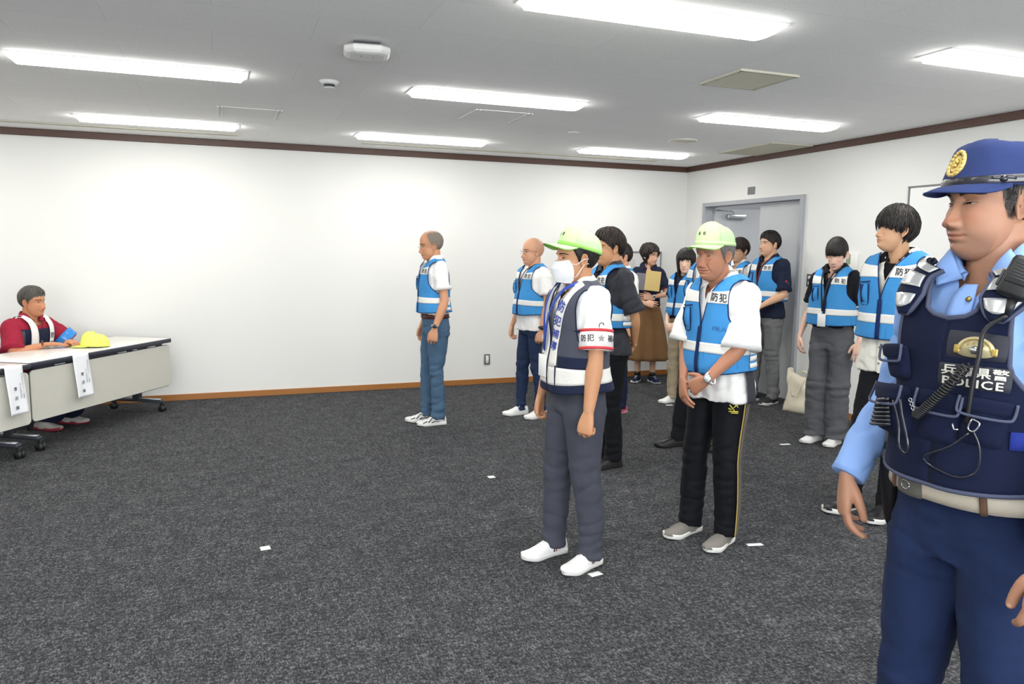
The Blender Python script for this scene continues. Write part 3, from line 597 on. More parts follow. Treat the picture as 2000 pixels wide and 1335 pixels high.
# ---- shoes
def shoe(par, M, style, side, name='shoe'):
    """foot frame: +X to the toe, heel at -0.07"""
    up, sole, lace, kind = style
    SO = [(-.075, .022), (-.068, .031), (-.03, .034), (.02, .033), (.07, .040), (.12, .046), (.155, .042), (.178, .030), (.190, .012)]
    sh = 0.026 if kind in ('run', 'sneak', 'slip') else 0.018; low = kind in ('slip', 'flat', 'dress')
    rings = []
    S2 = crs([(x, h, y) for x, h, y in ((-.078, .070 if not low else .058, .018), (-.070, .082 if not low else .066, .030), (-.03, .086 if not low else .068, .036), (.01, .090 if not low else .070, .037), (.045, .082 if not low else .068, .039), (.09, .062, .045), (.13, .049, .0475), (.165, .041, .040), (.186, .031, .024), (.194, .022, .006))], 3)
    for x, h, w_ in S2:
        R = []
        for j in range(17):
            a = pi * j / 16; c, s = cos(a), sin(a); R.append((x + 0.004 * s, math.copysign(abs(c) ** .8, c) * w_ + (.004 * (-side)) * sm(.05, .18, x), sh * .6 + .009 * sm(.12, .19, x) + max(.004, h - sh * .6) * abs(s) ** .85))
        rings.append(R)
    g = G().grid(rings); g.add([rings[0][k] for k in range(17)], [tuple(range(17))]); g.xf(M)
    so = g.build(name, up, par)
    P = [V((x, y + .003 * -side * sm(.05, .18, x), 0)) for x, y in crs(SO + [(.192, 0.0)], 3)]; Q = P + [V((p.x, -p.y, 0)) for p in P[::-1][1:]]
    g = G(); lift = lambda p: .010 * sm(.12, .19, p.x)
    g.loft([[V((p.x, p.y * sc, z + lift(p))) for p in Q] for z, sc in ((.0, 1.0), (.003, 1.07), (sh * .75, 1.10), (sh, 1.05), (sh + .001, .85))]); g.xf(M); g.build('sole', sole, so)
    if lace:
        g = G()
        for i in range(5):
            x = .030 + .017 * i; hh = lerp_tab([(.01, .092), (.045, .084), (.09, .064), (.13, .051)], x)
            wire(g, [(x, -.020, hh - .012), (x + .002, -.008, hh - .001), (x + .002, .008, hh - .001), (x, .020, hh - .012)], .0024, n=6)
        wire(g, [(.024, 0, .092), (.02, .022, .096), (.036, .030, .080), (.03, .010, .088)], .002, n=5); wire(g, [(.024, 0, .092), (.02, -.022, .096), (.036, -.030, .080), (.03, -.010, .088)], .002, n=5)
        g.xf(M); g.build('lace', lace, so)
    return so
m_refl = mat('silver reflective tape', '#d9d9d4', rough=0.4, var=0.06, vscale=40, bump=0.5, bscale=60, spec=0.6); m_vblue = cloth('bright blue vest cloth', '#3f87c2', var=0.07, bump=0.2); m_navyp = cloth('navy piping', '#1c2b57', bump=0.1); m_txt = mat('black lettering', '#22252b', rough=0.7)
m_badge = mat('white card badge', '#eceeec', rough=0.35, coat=0.4); m_gold = mat('gold metal', '#c9a54a', rough=0.3, metal=0.75); m_silver = mat('silver metal', '#c4c6c8', rough=0.25, metal=0.9); m_glass = mat('clear lens', '#ffffff', rough=0.02, trans=1.0, ior=1.02)
# ---------------------------------------------------------------- head furniture
def eyes(g, hd, open_=.0085, gaze=0.0, down=0.0, z0=0.0005, tilt=.0012, fine=False):
    """eyeballs (mat 1,2), lids (0), lashes (3)"""
    for s in (-1, 1):
        nu = 14; yc = .0312; hw = .0132
        top = lambda u: z0 + tilt * u + open_ * .58 * max(0, 1 - u * u) ** .6 - down * .002; bot = lambda u: z0 + tilt * u - open_ * .42 * max(0, 1 - u * u) ** .7 - down * .002
        P = lambda u, z, o: hd.fx(s * (yc + u * hw), z, o + .0016 * (1 - u * u))
        if open_ > .001:
            rows = []
            for j in range(5):
                rows.append([P(-1 + 2 * i / nu, bot(-1 + 2 * i / nu) + (top(-1 + 2 * i / nu) - bot(-1 + 2 * i / nu)) * j / 4, .0008) for i in range(nu + 1)])
            g.grid(rows, mi=1)
            rows = []; gy = gaze * s * .006
            for rr in (0.0, .5, 1.0):
                R = []
                for k in range(16):
                    a = 2 * pi * k / 16; u = (gy + rr * .0058 * cos(a)) / hw; u = max(-.95, min(.95, u)); z = z0 - down * .003 + rr * .0058 * sin(a); z = max(bot(u), min(top(u), z)); R.append(P(u, z, .0014))
                rows.append(R)
            g.grid(rows, cu=True, mi=2)
        us = [-1.06 + 2.12 * i / 10 for i in range(11)]
        tube(g, [tuple(P(u, top(u) + .0008, .0012)) + (.0005 + .0012 * (1 - min(1, u * u)),) for u in us], n=6, k=1, mi=0, ref=(1, 0, 0))
        tube(g, [tuple(P(u, top(u) - .0003, .0022)) + (.0004 + .0005 * (1 - min(1, u * u)),) for u in us], n=5, k=1, mi=3, ref=(1, 0, 0))
        tube(g, [tuple(P(u, bot(u) - .0010, .0008)) + (.0003 + .0009 * (1 - min(1, u * u)),) for u in us], n=6, k=1, mi=0, ref=(1, 0, 0))
        tube(g, [tuple(P(u, top(u) + .0050 + .0010 * (1 - u * u), -.0012)) + (.0003 + .0013 * (1 - min(1, u * u)),) for u in us], n=6, k=1, mi=0, ref=(1, 0, 0))
def brows(g, hd, dense=1.0, th=1.0, z=.0205, arch=.003):
    for s in (-1, 1):
        n = int(34 * dense)
        for i in range(n):
            u = i / (n - 1); y = .0135 + .036 * u; zz = z + arch * sin(pi * min(1, u * .85)) - .003 * u * u; wz = (.0032 * (1 - u) ** .5 + .0008) * th
            for q in (-1, 0, 1):
                a = hd.fx(s * y, zz + q * wz * .6 - .001, .0004); b = hd.fx(s * (y + .0055 + .002 * u), zz + q * wz * .35 + .0018 * (1 - 1.6 * u), .0012)
                tube(g, [tuple(a) + (.0007,), tuple((a + b) / 2 + V((.0004, 0, 0))) + (.0007 * th,), tuple(b) + (.0002,)], n=4, k=1, mi=3)
def hair(par, hd, m, ends, th=.014, top=.022, hang=False, mess=1.0, locks=220, lw=.0055, wave=0.0, crown=(-25, 0), seed=1, name='hair', ends_r=None, jag=.006, inward=.10, lo=None, front=None, shine=True, locklen=.42, tp=.86, tpa=.75):
    rnd = random.Random(seed); NA = 72; NP = 20; paths = []
    for k in range(NA):
        az = -180 + 360 * k / NA; tab = ends if az >= 0 or ends_r is None else ends_r; ze = lerp_tab(tab, abs(az)) + jag * noise.noise(V((az * .09, seed, 3.3)))
        tt = lerp_tab(th, abs(az)) if isinstance(th, list) else th; P = [hd.shell(az, 89.5, top)]; el = 86; pr = 0
        while len(P) < 120:
            f = sm(90, 35, el); o = top + (tt - top) * f; p = hd.shell(az, el, o); hr = math.hypot(p.x, p.y)
            if hang and el < 6 and hr < pr: q = P[-1]; p = V((q.x - inward * q.x * .06, q.y - inward * q.y * .06, q.z - .009)); hr = pr
            else: pr = max(pr, hr); el -= 3.2
            if front and abs(az) < 70 and el > 5: p = p + V((front * cos(RD(az)) * sin(pi * sm(80, 20, el)), 0, front * .5 * sin(pi * sm(85, 25, el))))
            P.append(p)
            if p.z <= ze or el < -80: break
        L_ = [0]
        for a, b in zip(P, P[1:]): L_.append(L_[-1] + (b - a).length)
        R = []
        for i in range(NP + 1):
            d = L_[-1] * i / NP; j = 0
            while j < len(L_) - 2 and L_[j + 1] < d: j += 1
            R.append(P[j].lerp(P[j + 1], (d - L_[j]) / max(1e-6, L_[j + 1] - L_[j])))
        paths.append(R)
    def at(az, s, off=0.0):
        k = (az + 180) / 360 * NA; i = int(math.floor(k)); f = k - i; i0, i1 = i % NA, (i + 1) % NA; q = min(1, max(0, s)) * NP; j = min(NP - 1, int(q)); t = q - j
        p = paths[i0][j].lerp(paths[i0][j + 1], t).lerp(paths[i1][j].lerp(paths[i1][j + 1], t), f)
        if wave: p = p + V((0, 0, 0)) + (V((p.x, p.y, 0)).normalized()) * wave * sin(s * 17 + az * .22) * s
        n = V((p.x + .01, p.y, max(0, p.z) * .9)); return p + n.normalized() * off
    g = G(); rows = []
    for k in range(NA * 2):
        az = -180 + 180 * k / NA; R = []
        for i in range(NP * 2 + 1):
            s = i / NP / 2; taper = -(tpa * (lerp_tab(th, abs(az)) if isinstance(th, list) else th)) * sm(tp, 1.0, s); R.append(at(az, s, taper + .0022 * noise.noise(V((az * .35, s * 2.2, seed))) + .0012 * noise.noise(V((az * .9, s * 3, seed)))))
        rows.append(R)
    g.grid(rows, cv=True)
    for i in range(locks):
        az = rnd.uniform(-180, 180); s0 = rnd.uniform(0, .72) ** 1.0; ln = locklen * rnd.uniform(.7, 1.3); s1 = min(1.0 + .03 * mess, s0 + ln); da = rnd.uniform(-9, 9) * mess; P = []
        ww = lw * rnd.uniform(.6, 1.25); lift = rnd.uniform(-.0005, .0028 * mess)
        for j in range(6):
            t = j / 5; s = s0 + (s1 - s0) * t; p = at(az + da * t * t, min(s, 1), lift * sin(pi * min(1, t + .15)) - .001)
            if s > 1: p = p + V((0, 0, -(s - 1) * .12))
            r = ww * (sin(pi * (.12 + .83 * t)) ** .7) * (1 - .55 * t); P.append((p.x, p.y, p.z, r, r * .42))
        c = at(az, (s0 + s1) / 2); tang = V((-c.y, c.x, 0)); tube(g, P, n=6, k=1, ref=tang if tang.length > 1e-4 else (0, 1, 0))
    g.xf(hd.M); return g.build(name, m, par)
def cap_rim(az, out=0.0, z=None):
    a = RD(az); return V((-.012 + (.106 + out) * cos(a) * (1.0 if cos(a) > 0 else 1.02), (.0865 + out) * sin(a), .040 + .006 * cos(a)))
def ballcap(par, hd, m1, m2, m_under, Ht=.098, visor=.070, droop=3.0, m_band=None, label=None, letters=None, drop=.0, mesh_back=True, tilt=0.0, m_letters=None):
    M = hd.M @ Matrix.Translation((0, 0, drop)) @ Matrix.Rotation(RD(tilt), 4, 'Y')
    def dome(az, e, off=0.0):
        a = RD(az); fr = max(0, cos(a)); q = RD(e); hs = max(0, cos(q)) ** (.50 if fr > .2 else .62); p = cap_rim(az); zz = (Ht + .012 * fr) * sin(q) ** (.92); x = -.012 + (p.x + .012) * hs - .004 * fr * sin(q); return V((x * (1) + off * cos(a) * cos(q), p.y * hs + off * sin(a) * cos(q), p.z + zz + off * sin(q)))
    g = G(); A = [-180 + 7.5 * k for k in range(48)]
    g.grid([[dome(a, e, .0012 * noise.noise(V((a * .05, e * .05, 1)))) for a in A] for e in (0, 6, 13, 22, 32, 43, 54, 64, 74, 82, 87, 90)], cu=True); g.xf(M); cp = g.build('cap', m2 if mesh_back else m1, par, solid=.0015)
    if label: cp['label'] = label
    g = G(); g.grid([[dome(a, e, .0022) for a in [-58 + 7.25 * k for k in range(17)]] for e in (0, 6, 13, 22, 32, 43, 54, 64, 74, 82)]); g.xf(M); g.build('front_panel', m1, cp, solid=.001)
    g = G(); g.grid([[dome(a, e, .003) for a in A] for e in (0, 4, 8.5)], cu=True); g.xf(M); g.build('cap_band', m_band or m_under, cp, solid=.001)
    disc(G(), (-.014, 0, .0385 + Ht + .008), (0, 0, 1), .006, .003, 12).xf(M).build('button', m1, cp)
    g = G(); rows = []
    for j in range(9):
        t = j / 8; R = []
        for i in range(21):
            az = -66 + 132 * i / 20; p = cap_rim(az, .002); ex = visor * max(0, cos(RD(az * 1.36))) ** .6 * t; R.append(V((p.x + ex, p.y * (1 + .04 * t), p.z - .002 - droop * (p.y ** 2) * t * sm(0, .55, max(0, cos(RD(az * 1.36))) ** .6) - .13 * ex + .004 * t * (1 - t))))
        rows.append(R)
    g.grid(rows).xf(M); g.build('visor', m1, cp, solid=.0022)
    g = G(); g.grid([[p + V((0, 0, -.0028)) for p in r] for r in rows]).xf(M); g.build('visor_underside', m_under, cp, solid=.0006)
    if letters:
        g = G()
        for ch, az in letters:
            vs, fs = text2d(ch, .020); g.add([dome(az + v.x / .0018, 26 + v.y / .0019, .0048) for v in vs], fs)
        g.xf(M).build('lettering', m_letters or m_txt, cp, smooth=False, recalc=False)
    return cp
def glasses(par, hd, m, lens=True, rim=True, w_=.021, h=.015, z=-.001, r=.0009):
    g = G()
    for s in (-1, 1):
        P = []
        for k in range(18):
            a = 2 * pi * k / 18; y = s * .0325 + math.copysign(abs(cos(a)) ** .75, cos(a)) * w_; P.append(V((.104 - 2.2 * (abs(y)) ** 2 * 1.2 - .006, y, z - .003 + math.copysign(abs(sin(a)) ** .75, sin(a)) * h)))
        if rim: wire(g, P, r, closed=True, k=1)
        else: wire(g, P[:9], r, k=1)
        if lens:
            o = len(g.v); g.add(P, [tuple(range(18))], mi=1)
        e = P[0] if s > 0 else P[9]; wire(g, [e, (e.x - .012, e.y + s * .008, e.z + .004), (.045, s * .079, z + .006), (-.005, s * .083, z + .004), (-.022, s * .082, z - .014)], r, k=2)
        wire(g, [(.098, s * .012, z - .003), (.093, s * .0085, z - .010)], r * .8, k=1)
    wire(g, [(.098, -.013, z + .002), (.103, 0, z + .005), (.098, .013, z + .002)], r, k=2); g.xf(hd.M); return g.build('glasses', [m, m_glass], par)
def mask_face(par, hd, m):
    g = G(); rows = []
    for j in range(25):
        v = j / 24; z = -.013 - .098 * v; R = []
        for i in range(25):
            u = i / 24 * 2 - 1; hw = .052 + .016 * sin(pi * min(1, v * 1.1)) ** .7 - .008 * v; y = u * hw; zz = z + .006 * abs(u) ** 2 * (1 - 2 * v); 
            x = hd.fx(y, max(-.104, zz)).x; ridge = lerp_tab([(0, .103), (.28, .120), (.36, .1235), (.42, .119), (.75, .110), (1, .100)], v)
            xx = max(x + .003, ridge * (1 - abs(u) ** 1.7 * .44)); 
            if abs(u) > .9: xx = x + .003
            R.append(V((xx + .0012 * sin(v * 60) * (1 - abs(u)), y, zz)))
        rows.append(R)
    for v in (0, 1): rows[0 if v == 0 else -1] = [p + V((-.002, 0, 0)) for p in rows[0 if v == 0 else -1]]
    g.grid(rows).xf(hd.M); o = g.build('mask', m, par, solid=.0012)
    g = G()
    for s in (-1, 1):
        for vz, k in ((-.022, 1), (-.088, -1)):
            a = hd.fx(s * .058, vz, .004); wire(g, [a, (.03, s * .079, vz * .8 - .01), (-.006, s * .083, -.005 if k > 0 else -.032), (-.028, s * .0855, -.004 if k > 0 else -.025)], .0016, k=3)
    g.xf(hd.M).build('ear_loop', m, o); return o
# ---------------------------------------------------------------- clothes on a Torso
def collar(par, T, m, gap=16, stand=.030, leaf=.040, spread=.02, m2=None, name='collar', off=.010, buttons=0, placket=.10, m_btn=None, plz=None):
    k = T.k; g = G(); rows = []
    for i in range(41):
        al = gap + (360 - 2 * gap) * i / 40; a = al if al <= 180 else al - 360; fr = sm(75, gap, abs(a)); b = T.pt(a, 9.45, off, 0); rad = V((b.x - .0, b.y, 0)).normalized()
        top = b - rad * .008 + V((-.006, 0, (stand * (1 - .55 * fr)) * k)); fold_ = top + rad * .008 + V((0, 0, .002))
        aa = a + (12 if a > 0 else -12) * fr; low = T.pt(aa, 8.7 - .75 * fr, off + .012, 0); low = low + V((0, 0, -leaf * .12)); mid = fold_.lerp(low, .5) + rad * .006
        rows.append([b - rad * .004, b.lerp(top, .6), top, fold_, mid, low])
    g.grid(rows); c = g.build(name, m, par, solid=.0016)
    if m2:
        g = G(); g.grid([[r[4].lerp(r[5], .75) + V((.001, 0, .001)), r[5] + V((.002, 0, -.0015))] for r in rows]); g.build('collar_tipping', m2, c, solid=.0016)
    f = T.patch(0, (1.385 - placket / 2) * k, off); z1 = 1.395 * k + T.zo
    if placket:
        f = T.patch(0, z1 - placket * k * .5 - .012, off - .003); pad(G(), f, .030, placket * k, .003, nx=4, ny=10).build('placket', m, par)
        for i in range(buttons):
            p = f(0, placket * k * (.18 - .36 * i), .003); disc(G(), p, T.nrm(0, T.tz(p.z)), .0055, .0025, 12).build('button', m_btn or m_badge, par)
    return c
def shirt(par, T, m, arms, hem=.90, pad_=.012, sleeve=.55, sr=(.066, .064, .068), flare=.012, name='shirt', cut=0.0, cutw=.03, wr=.006, m_cuff=None, cuffw=.020, long_=False, voxel=.0085, hem_b=None, cuts=None):
    k = T.k; g = G(); t0 = max(0, T.tz(hem * k + T.zo)); rings = []
    for i in range(22):
        t = t0 + (9.75 - t0) * i / 21; fl = flare * sm(1.25 * k, hem * k, T.raw(0, t).z - T.zo); rings.append([T.pt(360 * j / 40, t, pad_ + fl, 0) for j in range(40)])
    g.loft(rings); ends = []
    for s, A in arms.items():
        S, E, W = A['S'], A['E'], A['W']; i0 = V((S.x, s * .095 * k, S.z + .004)); d = (E - S)
        if long_:
            P = [tuple(i0) + (.060,), tuple(S + V((0, s * .006, .0))) + (.067,), tuple(S + d * .3) + (sr[0],), tuple(S + d * .65) + (sr[0] * .93,), tuple(E) + (sr[1],), tuple(E.lerp(W, .4)) + (sr[1] * .96,), tuple(E.lerp(W, .8)) + (sr[2] * 1.02,), tuple(E.lerp(W, .97)) + (sr[2],)]
            tube(g, P, n=20, k=4, ref=(1, 0, 0)); ends.append((E.lerp(W, .95), (W - E).normalized(), sr[2]))
        else:
            e = S + d * sleeve; P = [tuple(i0) + (.056 * k,), tuple(S + V((0, s * .004, .002))) + (sr[0] * k, sr[0] * .92 * k), tuple(S + d * sleeve * .5) + (sr[1] * k,), tuple(e) + (sr[2] * k,)]
            tube(g, P, n=20, k=5, ref=(1, 0, 0)); ends.append((e, d.normalized(), sr[2] * k))
    me = remeshed(g, voxel, 4)
    fold(me, [nz(8, 8, 5, wr * 1.3, 2 + T.seed), nz(16, 16, 6, wr * 1.3, 5 + T.seed), nz(34, 34, 12, wr * .55, 8), nz(13, 13, 7, wr * .7, 11 + T.seed, True), lambda x, y, z: -wr * .8 * max(0, .2 - abs(noise.noise(V((x * 6 + z * 5 + T.seed, y * 6 - z * 4, z * 6))))) * 4])
    if cut:
        b = bmesh.new(); b.from_mesh(me); zc = 1.40 * k + T.zo; kill = []; cw = lambda z: cutw * max(.04, .06 + (z - zc + cut) / cut)
        for f in b.faces:
            c = f.calc_center_median()
            if c.x > .015 and c.z > zc - cut and abs(c.y) < cw(c.z): kill.append(f)
        bmesh.ops.delete(b, geom=kill, context='FACES')
        for v in b.verts:
            if v.is_boundary and v.co.x > .015 and v.co.z > zc - cut - .02: v.co.y = math.copysign(cw(v.co.z), v.co.y) if v.co.z > zc - cut + .004 else v.co.y * .3
        b.to_mesh(me); b.free()
    o = G().build(name, m, par, me=me)
    if not long_ and not m_cuff: m_cuff, cuffw = m, .026
    if m_cuff:
        for e, d, r in ends:
            g = G(); tube(g, [tuple(e - d * cuffw * .7) + (r + .001,), tuple(e + d * cuffw * .3) + (r + .0045,), tuple(e + d * (cuffw * .3 + .001)) + (r + .001,), tuple(e + d * (cuffw * .3 - .012)) + (r - .004,)], n=28, k=1, ref=(1, 0, 0), cap=False); g.build('cuff', m_cuff, o)
    return o
def vest(par, T, m, mp, hem=.985, vz=1.20, off=.026, flare=.022, za=1.16, strap=.128, m_band=None, band_z=(1.085, .052), chest_z=(1.325, .048), letters='防犯', name='vest', side_bands=True, front_bands=True, zipm=None, pocket=True, wr=.010, yneck=.070, back_y=.07, lsize=.034, strips=None, radio=True, chest_both=True):
    k = T.k; T.wr = wr; mb = m_band or m_refl
    tn = 9.15; tv = T.tz(vz * k + T.zo); ta = T.tz(za * k + T.zo, 90); th_ = T.tz(hem * k + T.zo)
    O = lambda t, o=0.0: off + flare * sm(T.tz(1.30 * k + T.zo), th_, t) + o
    def thF(t):
        if t <= tv: return 0.6
        return max(.6, T.thy(yneck * k * ((t - tv) / (tn - tv)) ** .9, t))
    def thA(t):
        if t <= ta: return 90.0
        w_ = T.ring(t)[3]; z = T.ring(t)[1]; q = sm(T.ring(ta)[1], T.ring(ta)[1] + .11 * k, z); y = w_ + (strap * k - w_) * q
        return 90.0 if y >= w_ * .995 else T.thy(y, t)
    def panel(g, t0, t1, side, back=False, o=0.0, n=14, rows=None, edge=0.0):
        rr = rows or max(2, int((t1 - t0) * 12)); R = []
        for i in range(rr + 1):
            t = t0 + (t1 - t0) * i / rr
            if back: a, b = 180 - thA(t) if thA(t) < 90 else 90.0, 180.0 - (0 if t < 8.7 else min(60, T.thy(back_y * k * (t - 8.7) / (tn - 8.7), t)))
            else: a, b = thF(t), thA(t)
            if b - a < .5: b = a + .5
            R.append([T.pt(side * (a + (b - a) * j / n), t, O(t, o)) for j in range(n + 1)])
        g.grid(R)
    g = G()
    for s in (-1, 1): panel(g, th_, tn, s); panel(g, th_, tn, s, back=True)
    ve = g.build(name, m, par, solid=.003)
    # piping
    g = G(); pr = .0034
    for s in (-1, 1):
        N = 26; wire(g, [T.pt(s * thF(th_ + (tn - th_) * i / N), th_ + (tn - th_) * i / N, O(th_ + (tn - th_) * i / N, .002)) for i in range(N + 1)], pr, k=1)
        tt = [ta + (tn - ta) * i / N for i in range(N + 1)]; tt = [t for t in tt if thA(t) < 89.9]
        if tt:
            tt = [tt[0] - .08] + tt + [tt[-1] + .05]; wire(g, [T.pt(s * thA(t), t, O(t, .002)) for t in tt] + [T.pt(s * (180 - thA(t)), t, O(t, .002)) for t in tt[::-1]], pr, k=1, closed=True)
    wire(g, [T.pt(-180 + 10 * i, th_, O(th_, .001)) for i in range(37)], pr, k=1); g.build('piping', mp, ve)
    if zipm is not False:
        f = T.patch(0, (hem + vz) / 2 * k + T.zo, O((th_ + tv) / 2, .0)); h = (vz - hem) * k
        rows = [[T.pt(a, th_ + (tv - th_) * i / 12, O(th_ + (tv - th_) * i / 12, .004)) for a in (-2.6, -1.2, 0, 1.2, 2.6)] for i in range(13)]; G().grid(rows).build('zipper', mp, ve, solid=.002)
    def band(z, h, fr=True, bk=True, sides=(-1, 1), a0=None):
        ta_, tb = T.tz(z * k + T.zo), T.tz((z + h) * k + T.zo)
        for s in sides: g = G(); panel(g, ta_, tb, s, o=.0045); g.build('reflective_band', mb, ve, solid=.001)
        g = G()
        for s in sides: panel(g, ta_, tb, s, back=True, o=.0045)
        g.build('reflective_band', mb, ve, solid=.001)
    if front_bands:
        band(*band_z); band(*chest_z)
    if side_bands:
        for z in (hem + .018, hem + .062):
            for s in (-1, 1):
                t0, t1 = T.tz(z * k + T.zo), T.tz((z + .030) * k + T.zo); g = G().grid([[T.pt(s * a, t, O(t, .007)) for a in (88, 96, 104, 112, 120, 126)] for t in (t0, (t0 + t1) / 2, t1)]); g.build('side_tab', mb, ve, solid=.001)
    if letters:
        zc = (chest_z[0] + chest_z[1] / 2) * k + T.zo; tc = T.tz(zc); thc = (thF(tc) + thA(tc)) / 2; f = T.patch(thc, zc, O(tc, .0085)); g = G()
        for i, ch in enumerate(letters): lay(g, f, ch, lsize, x=(-.42 + i * .98) * .040)
        g.build('lettering', m_txt, ve, smooth=False, recalc=False)
    if pocket:
        f = T.patch(-30, 1.240 * k + T.zo, O(6, .004)); pk = pad(G(), f, .050, .115, .018, nx=8, ny=12, puff=.7).build('radio_pocket', m, ve, solid=.001); g = G()
        wire(g, [f(x, y, .008) for x, y in ((-.025, .055), (-.027, -.02), (-.024, -.058), (0, -.061), (.024, -.058), (.027, -.02), (.025, .055))], .0038, k=3); wire(g, [f(-.033, .066, .004), f(0, .062, .012), (f(.03, .066, .004))], .0032, k=2)
        wire(g, [f(-.004, .05, .012), f(-.010, .0, .020), f(-.006, -.045, .014)], .005, k=2); g.build('pocket_trim', mp, pk)
        f2 = T.patch(40, 1.03 * k + T.zo, O(2, .003)); g = G(); wire(g, [f2(x, y, 0) for x, y in ((-.06, -.04), (-.06, .035), (.05, .035), (.05, -.04))], .0014, k=1); g.build('pocket_seam', m, ve)
    T.wr = 0.0; return ve, O, thF, thA
def lanyard(par, T, m, off=.034, zb=1.10, y=.05, badge=(.058, .085), zoff=0.0, m_b=None, side=0.0, wdt=.0065):
    k = T.k; g = G()
    for s in (-1, 1):
        P = [T.pt(s * 120, 9.5, .014, 0), T.pt(s * 78, 9.6, .016, 0), T.pt(s * 55, 9.0, off * .8, 0)]
        t1 = T.tz(zb * k + T.zo); 
        for i in range(1, 9):
            q = i / 8; t = 8.8 + (t1 - 8.8) * q; P.append(T.pt(s * T.thy(y * (1 - q) ** 1.0, t) + side * q, t, off + .006 * q, 0))
        rows = []
        for i, p in enumerate(P):
            d = (P[min(i + 1, len(P) - 1)] - P[max(i - 1, 0)]).normalized(); n = V((p.x, p.y, 0.0)).normalized() if i < 3 else V((1, 0, 0)); w_ = d.cross(n).normalized() * wdt; rows.append([p - w_, p + w_])
        g.grid(rows)
    o = g.build('lanyard', m, par, solid=.0015)
    if badge:
        f = T.patch(side, zb * k - badge[1] / 2 - .02 + T.zo, off + .012); g = G(); w_, h = badge; g.box((0, 0, 0), (.003, w_, h), bev=.001); M = Matrix.Translation(f(0, 0, 0)); g.xf(M); bg = g.build('name_badge', m_b or m_badge, o)
        g = G(); wire(g, [f(0, h / 2, 0), f(0, h / 2 + .02, -.004)], .003, k=1); g.build('badge_clip', m_silver, bg)
    return o
def belt(par, T, m, z=.985, h=.034, off=.020, buckle=None, name='belt', bw=.045):
    k = T.k; rows = []
    for i in range(3):
        t = T.tz((z - h / 2 + h * i / 2) * k + T.zo); rows.append([T.pt(360 * j / 48, t, off, 0) for j in range(48)])
    o = G().grid(rows, cu=True).build(name, m, par, solid=.003)
    if buckle:
        f = T.patch(0, z * k + T.zo, off + .001); pad(G(), f, bw, h * 1.15, .006, puff=.1).build('buckle', buckle, o)
    return o
def watch(par, A, m_band, m_face, size=.019, m_rim=None, back=-.030):
    M = A['MH']; g = G(); R = []
    for x in (-.009, .009): R.append([M @ V((back + x, .0305 * cos(2 * pi * j / 24), .0245 * sin(2 * pi * j / 24))) for j in range(24)])
    g.grid(R, cu=True); o = g.build('watch', m_band, par, solid=.002)
    g = G(); disc(g, (back, 0, .0225), (0, 0, 1), size, .008, 24); g.xf(M); w_ = g.build('watch_case', m_rim or m_band, o); g = G(); disc(g, (back, 0, .0306), (0, 0, 1), size * .84, .0008, 24); g.xf(M); g.build('watch_face', m_face, w_); return o
def trousers(par, T, m, feet, fat=(1, 1, 1), rise=.965, hem=.045, wr=1.0, name='trousers', voxel=.0095, seed=0, crease=0.0, drape=1.0, knee=None):
    k = T.k; g = G(); t1 = T.tz(rise * k + T.zo); g.loft([[T.pt(360 * j / 32, t1 * i / 8, .012, 0) for j in range(32)] for i in range(9)])
    legs = {}
    for s, (fx_, fy, dg) in feet.items():
        hx, hy = 0.0, s * .086 * k; L = lambda q, x=0.0, y=0.0: (hx + (fx_ - hx) * q + x, hy + (fy - hy) * q + y)
        P = []
        for z, q, x, r1, r2 in ((.90, 0, 0, .080, .088), (.82, .05, -.002, .092 * fat[0], .104 * fat[0]), (.72, .15, .004, .084 * fat[0], .096 * fat[0]), (.60, .35, .010, .074 * fat[0], .084 * fat[0]), (.48, .58, .012, .066 * fat[1], .072 * fat[1]), (.40, .72, .004, .064 * fat[1], .070 * fat[1]), (.25, .92, -.006, .061 * fat[2], .068 * fat[2]), (.12, 1, -.006, .058 * fat[2], .064 * fat[2]), (hem, 1, -.002, .058 * fat[2], .066 * fat[2])):
            x_, y_ = L(q, x); P.append((x_, y_, z * k, r1 * k, r2 * k))
        tube(g, P, n=20, k=4, ref=(0, 1, 0)); legs[s] = P
    me = remeshed(g, voxel, 6); kz = .47 * k
    def f1(x, y, z):
        q = math.exp(-((z - kz) / .10) ** 2) + 1.3 * math.exp(-((z - .10) / .09) ** 2) * drape + .5 * math.exp(-((z - .80 * k) / .07) ** 2); return wr * .0085 * q * noise.noise(V((x * 7 + seed, y * 7, z * 24)))
    def f2(x, y, z): return wr * (.0055 * noise.noise(V((x * 15 + seed, y * 15, z * 3.2))) + .003 * noise.noise(V((x * 26, y * 26 + seed, z * 9))))
    def f3(x, y, z):
        q = .35 + math.exp(-((z - kz) / .13) ** 2) + 1.1 * math.exp(-((z - .13) / .12) ** 2) * drape + .9 * math.exp(-((z - .84 * k) / .09) ** 2); sy = 1 if y > 0 else -1
        return -wr * .0060 * q * max(0, .26 - abs(noise.noise(V((x * 5 + z * 7 * sy + seed, y * 5, z * 12 + seed))))) * 2.6
    fold(me, [f1, f2, f3]); return G().build(name, m, par, me=me)
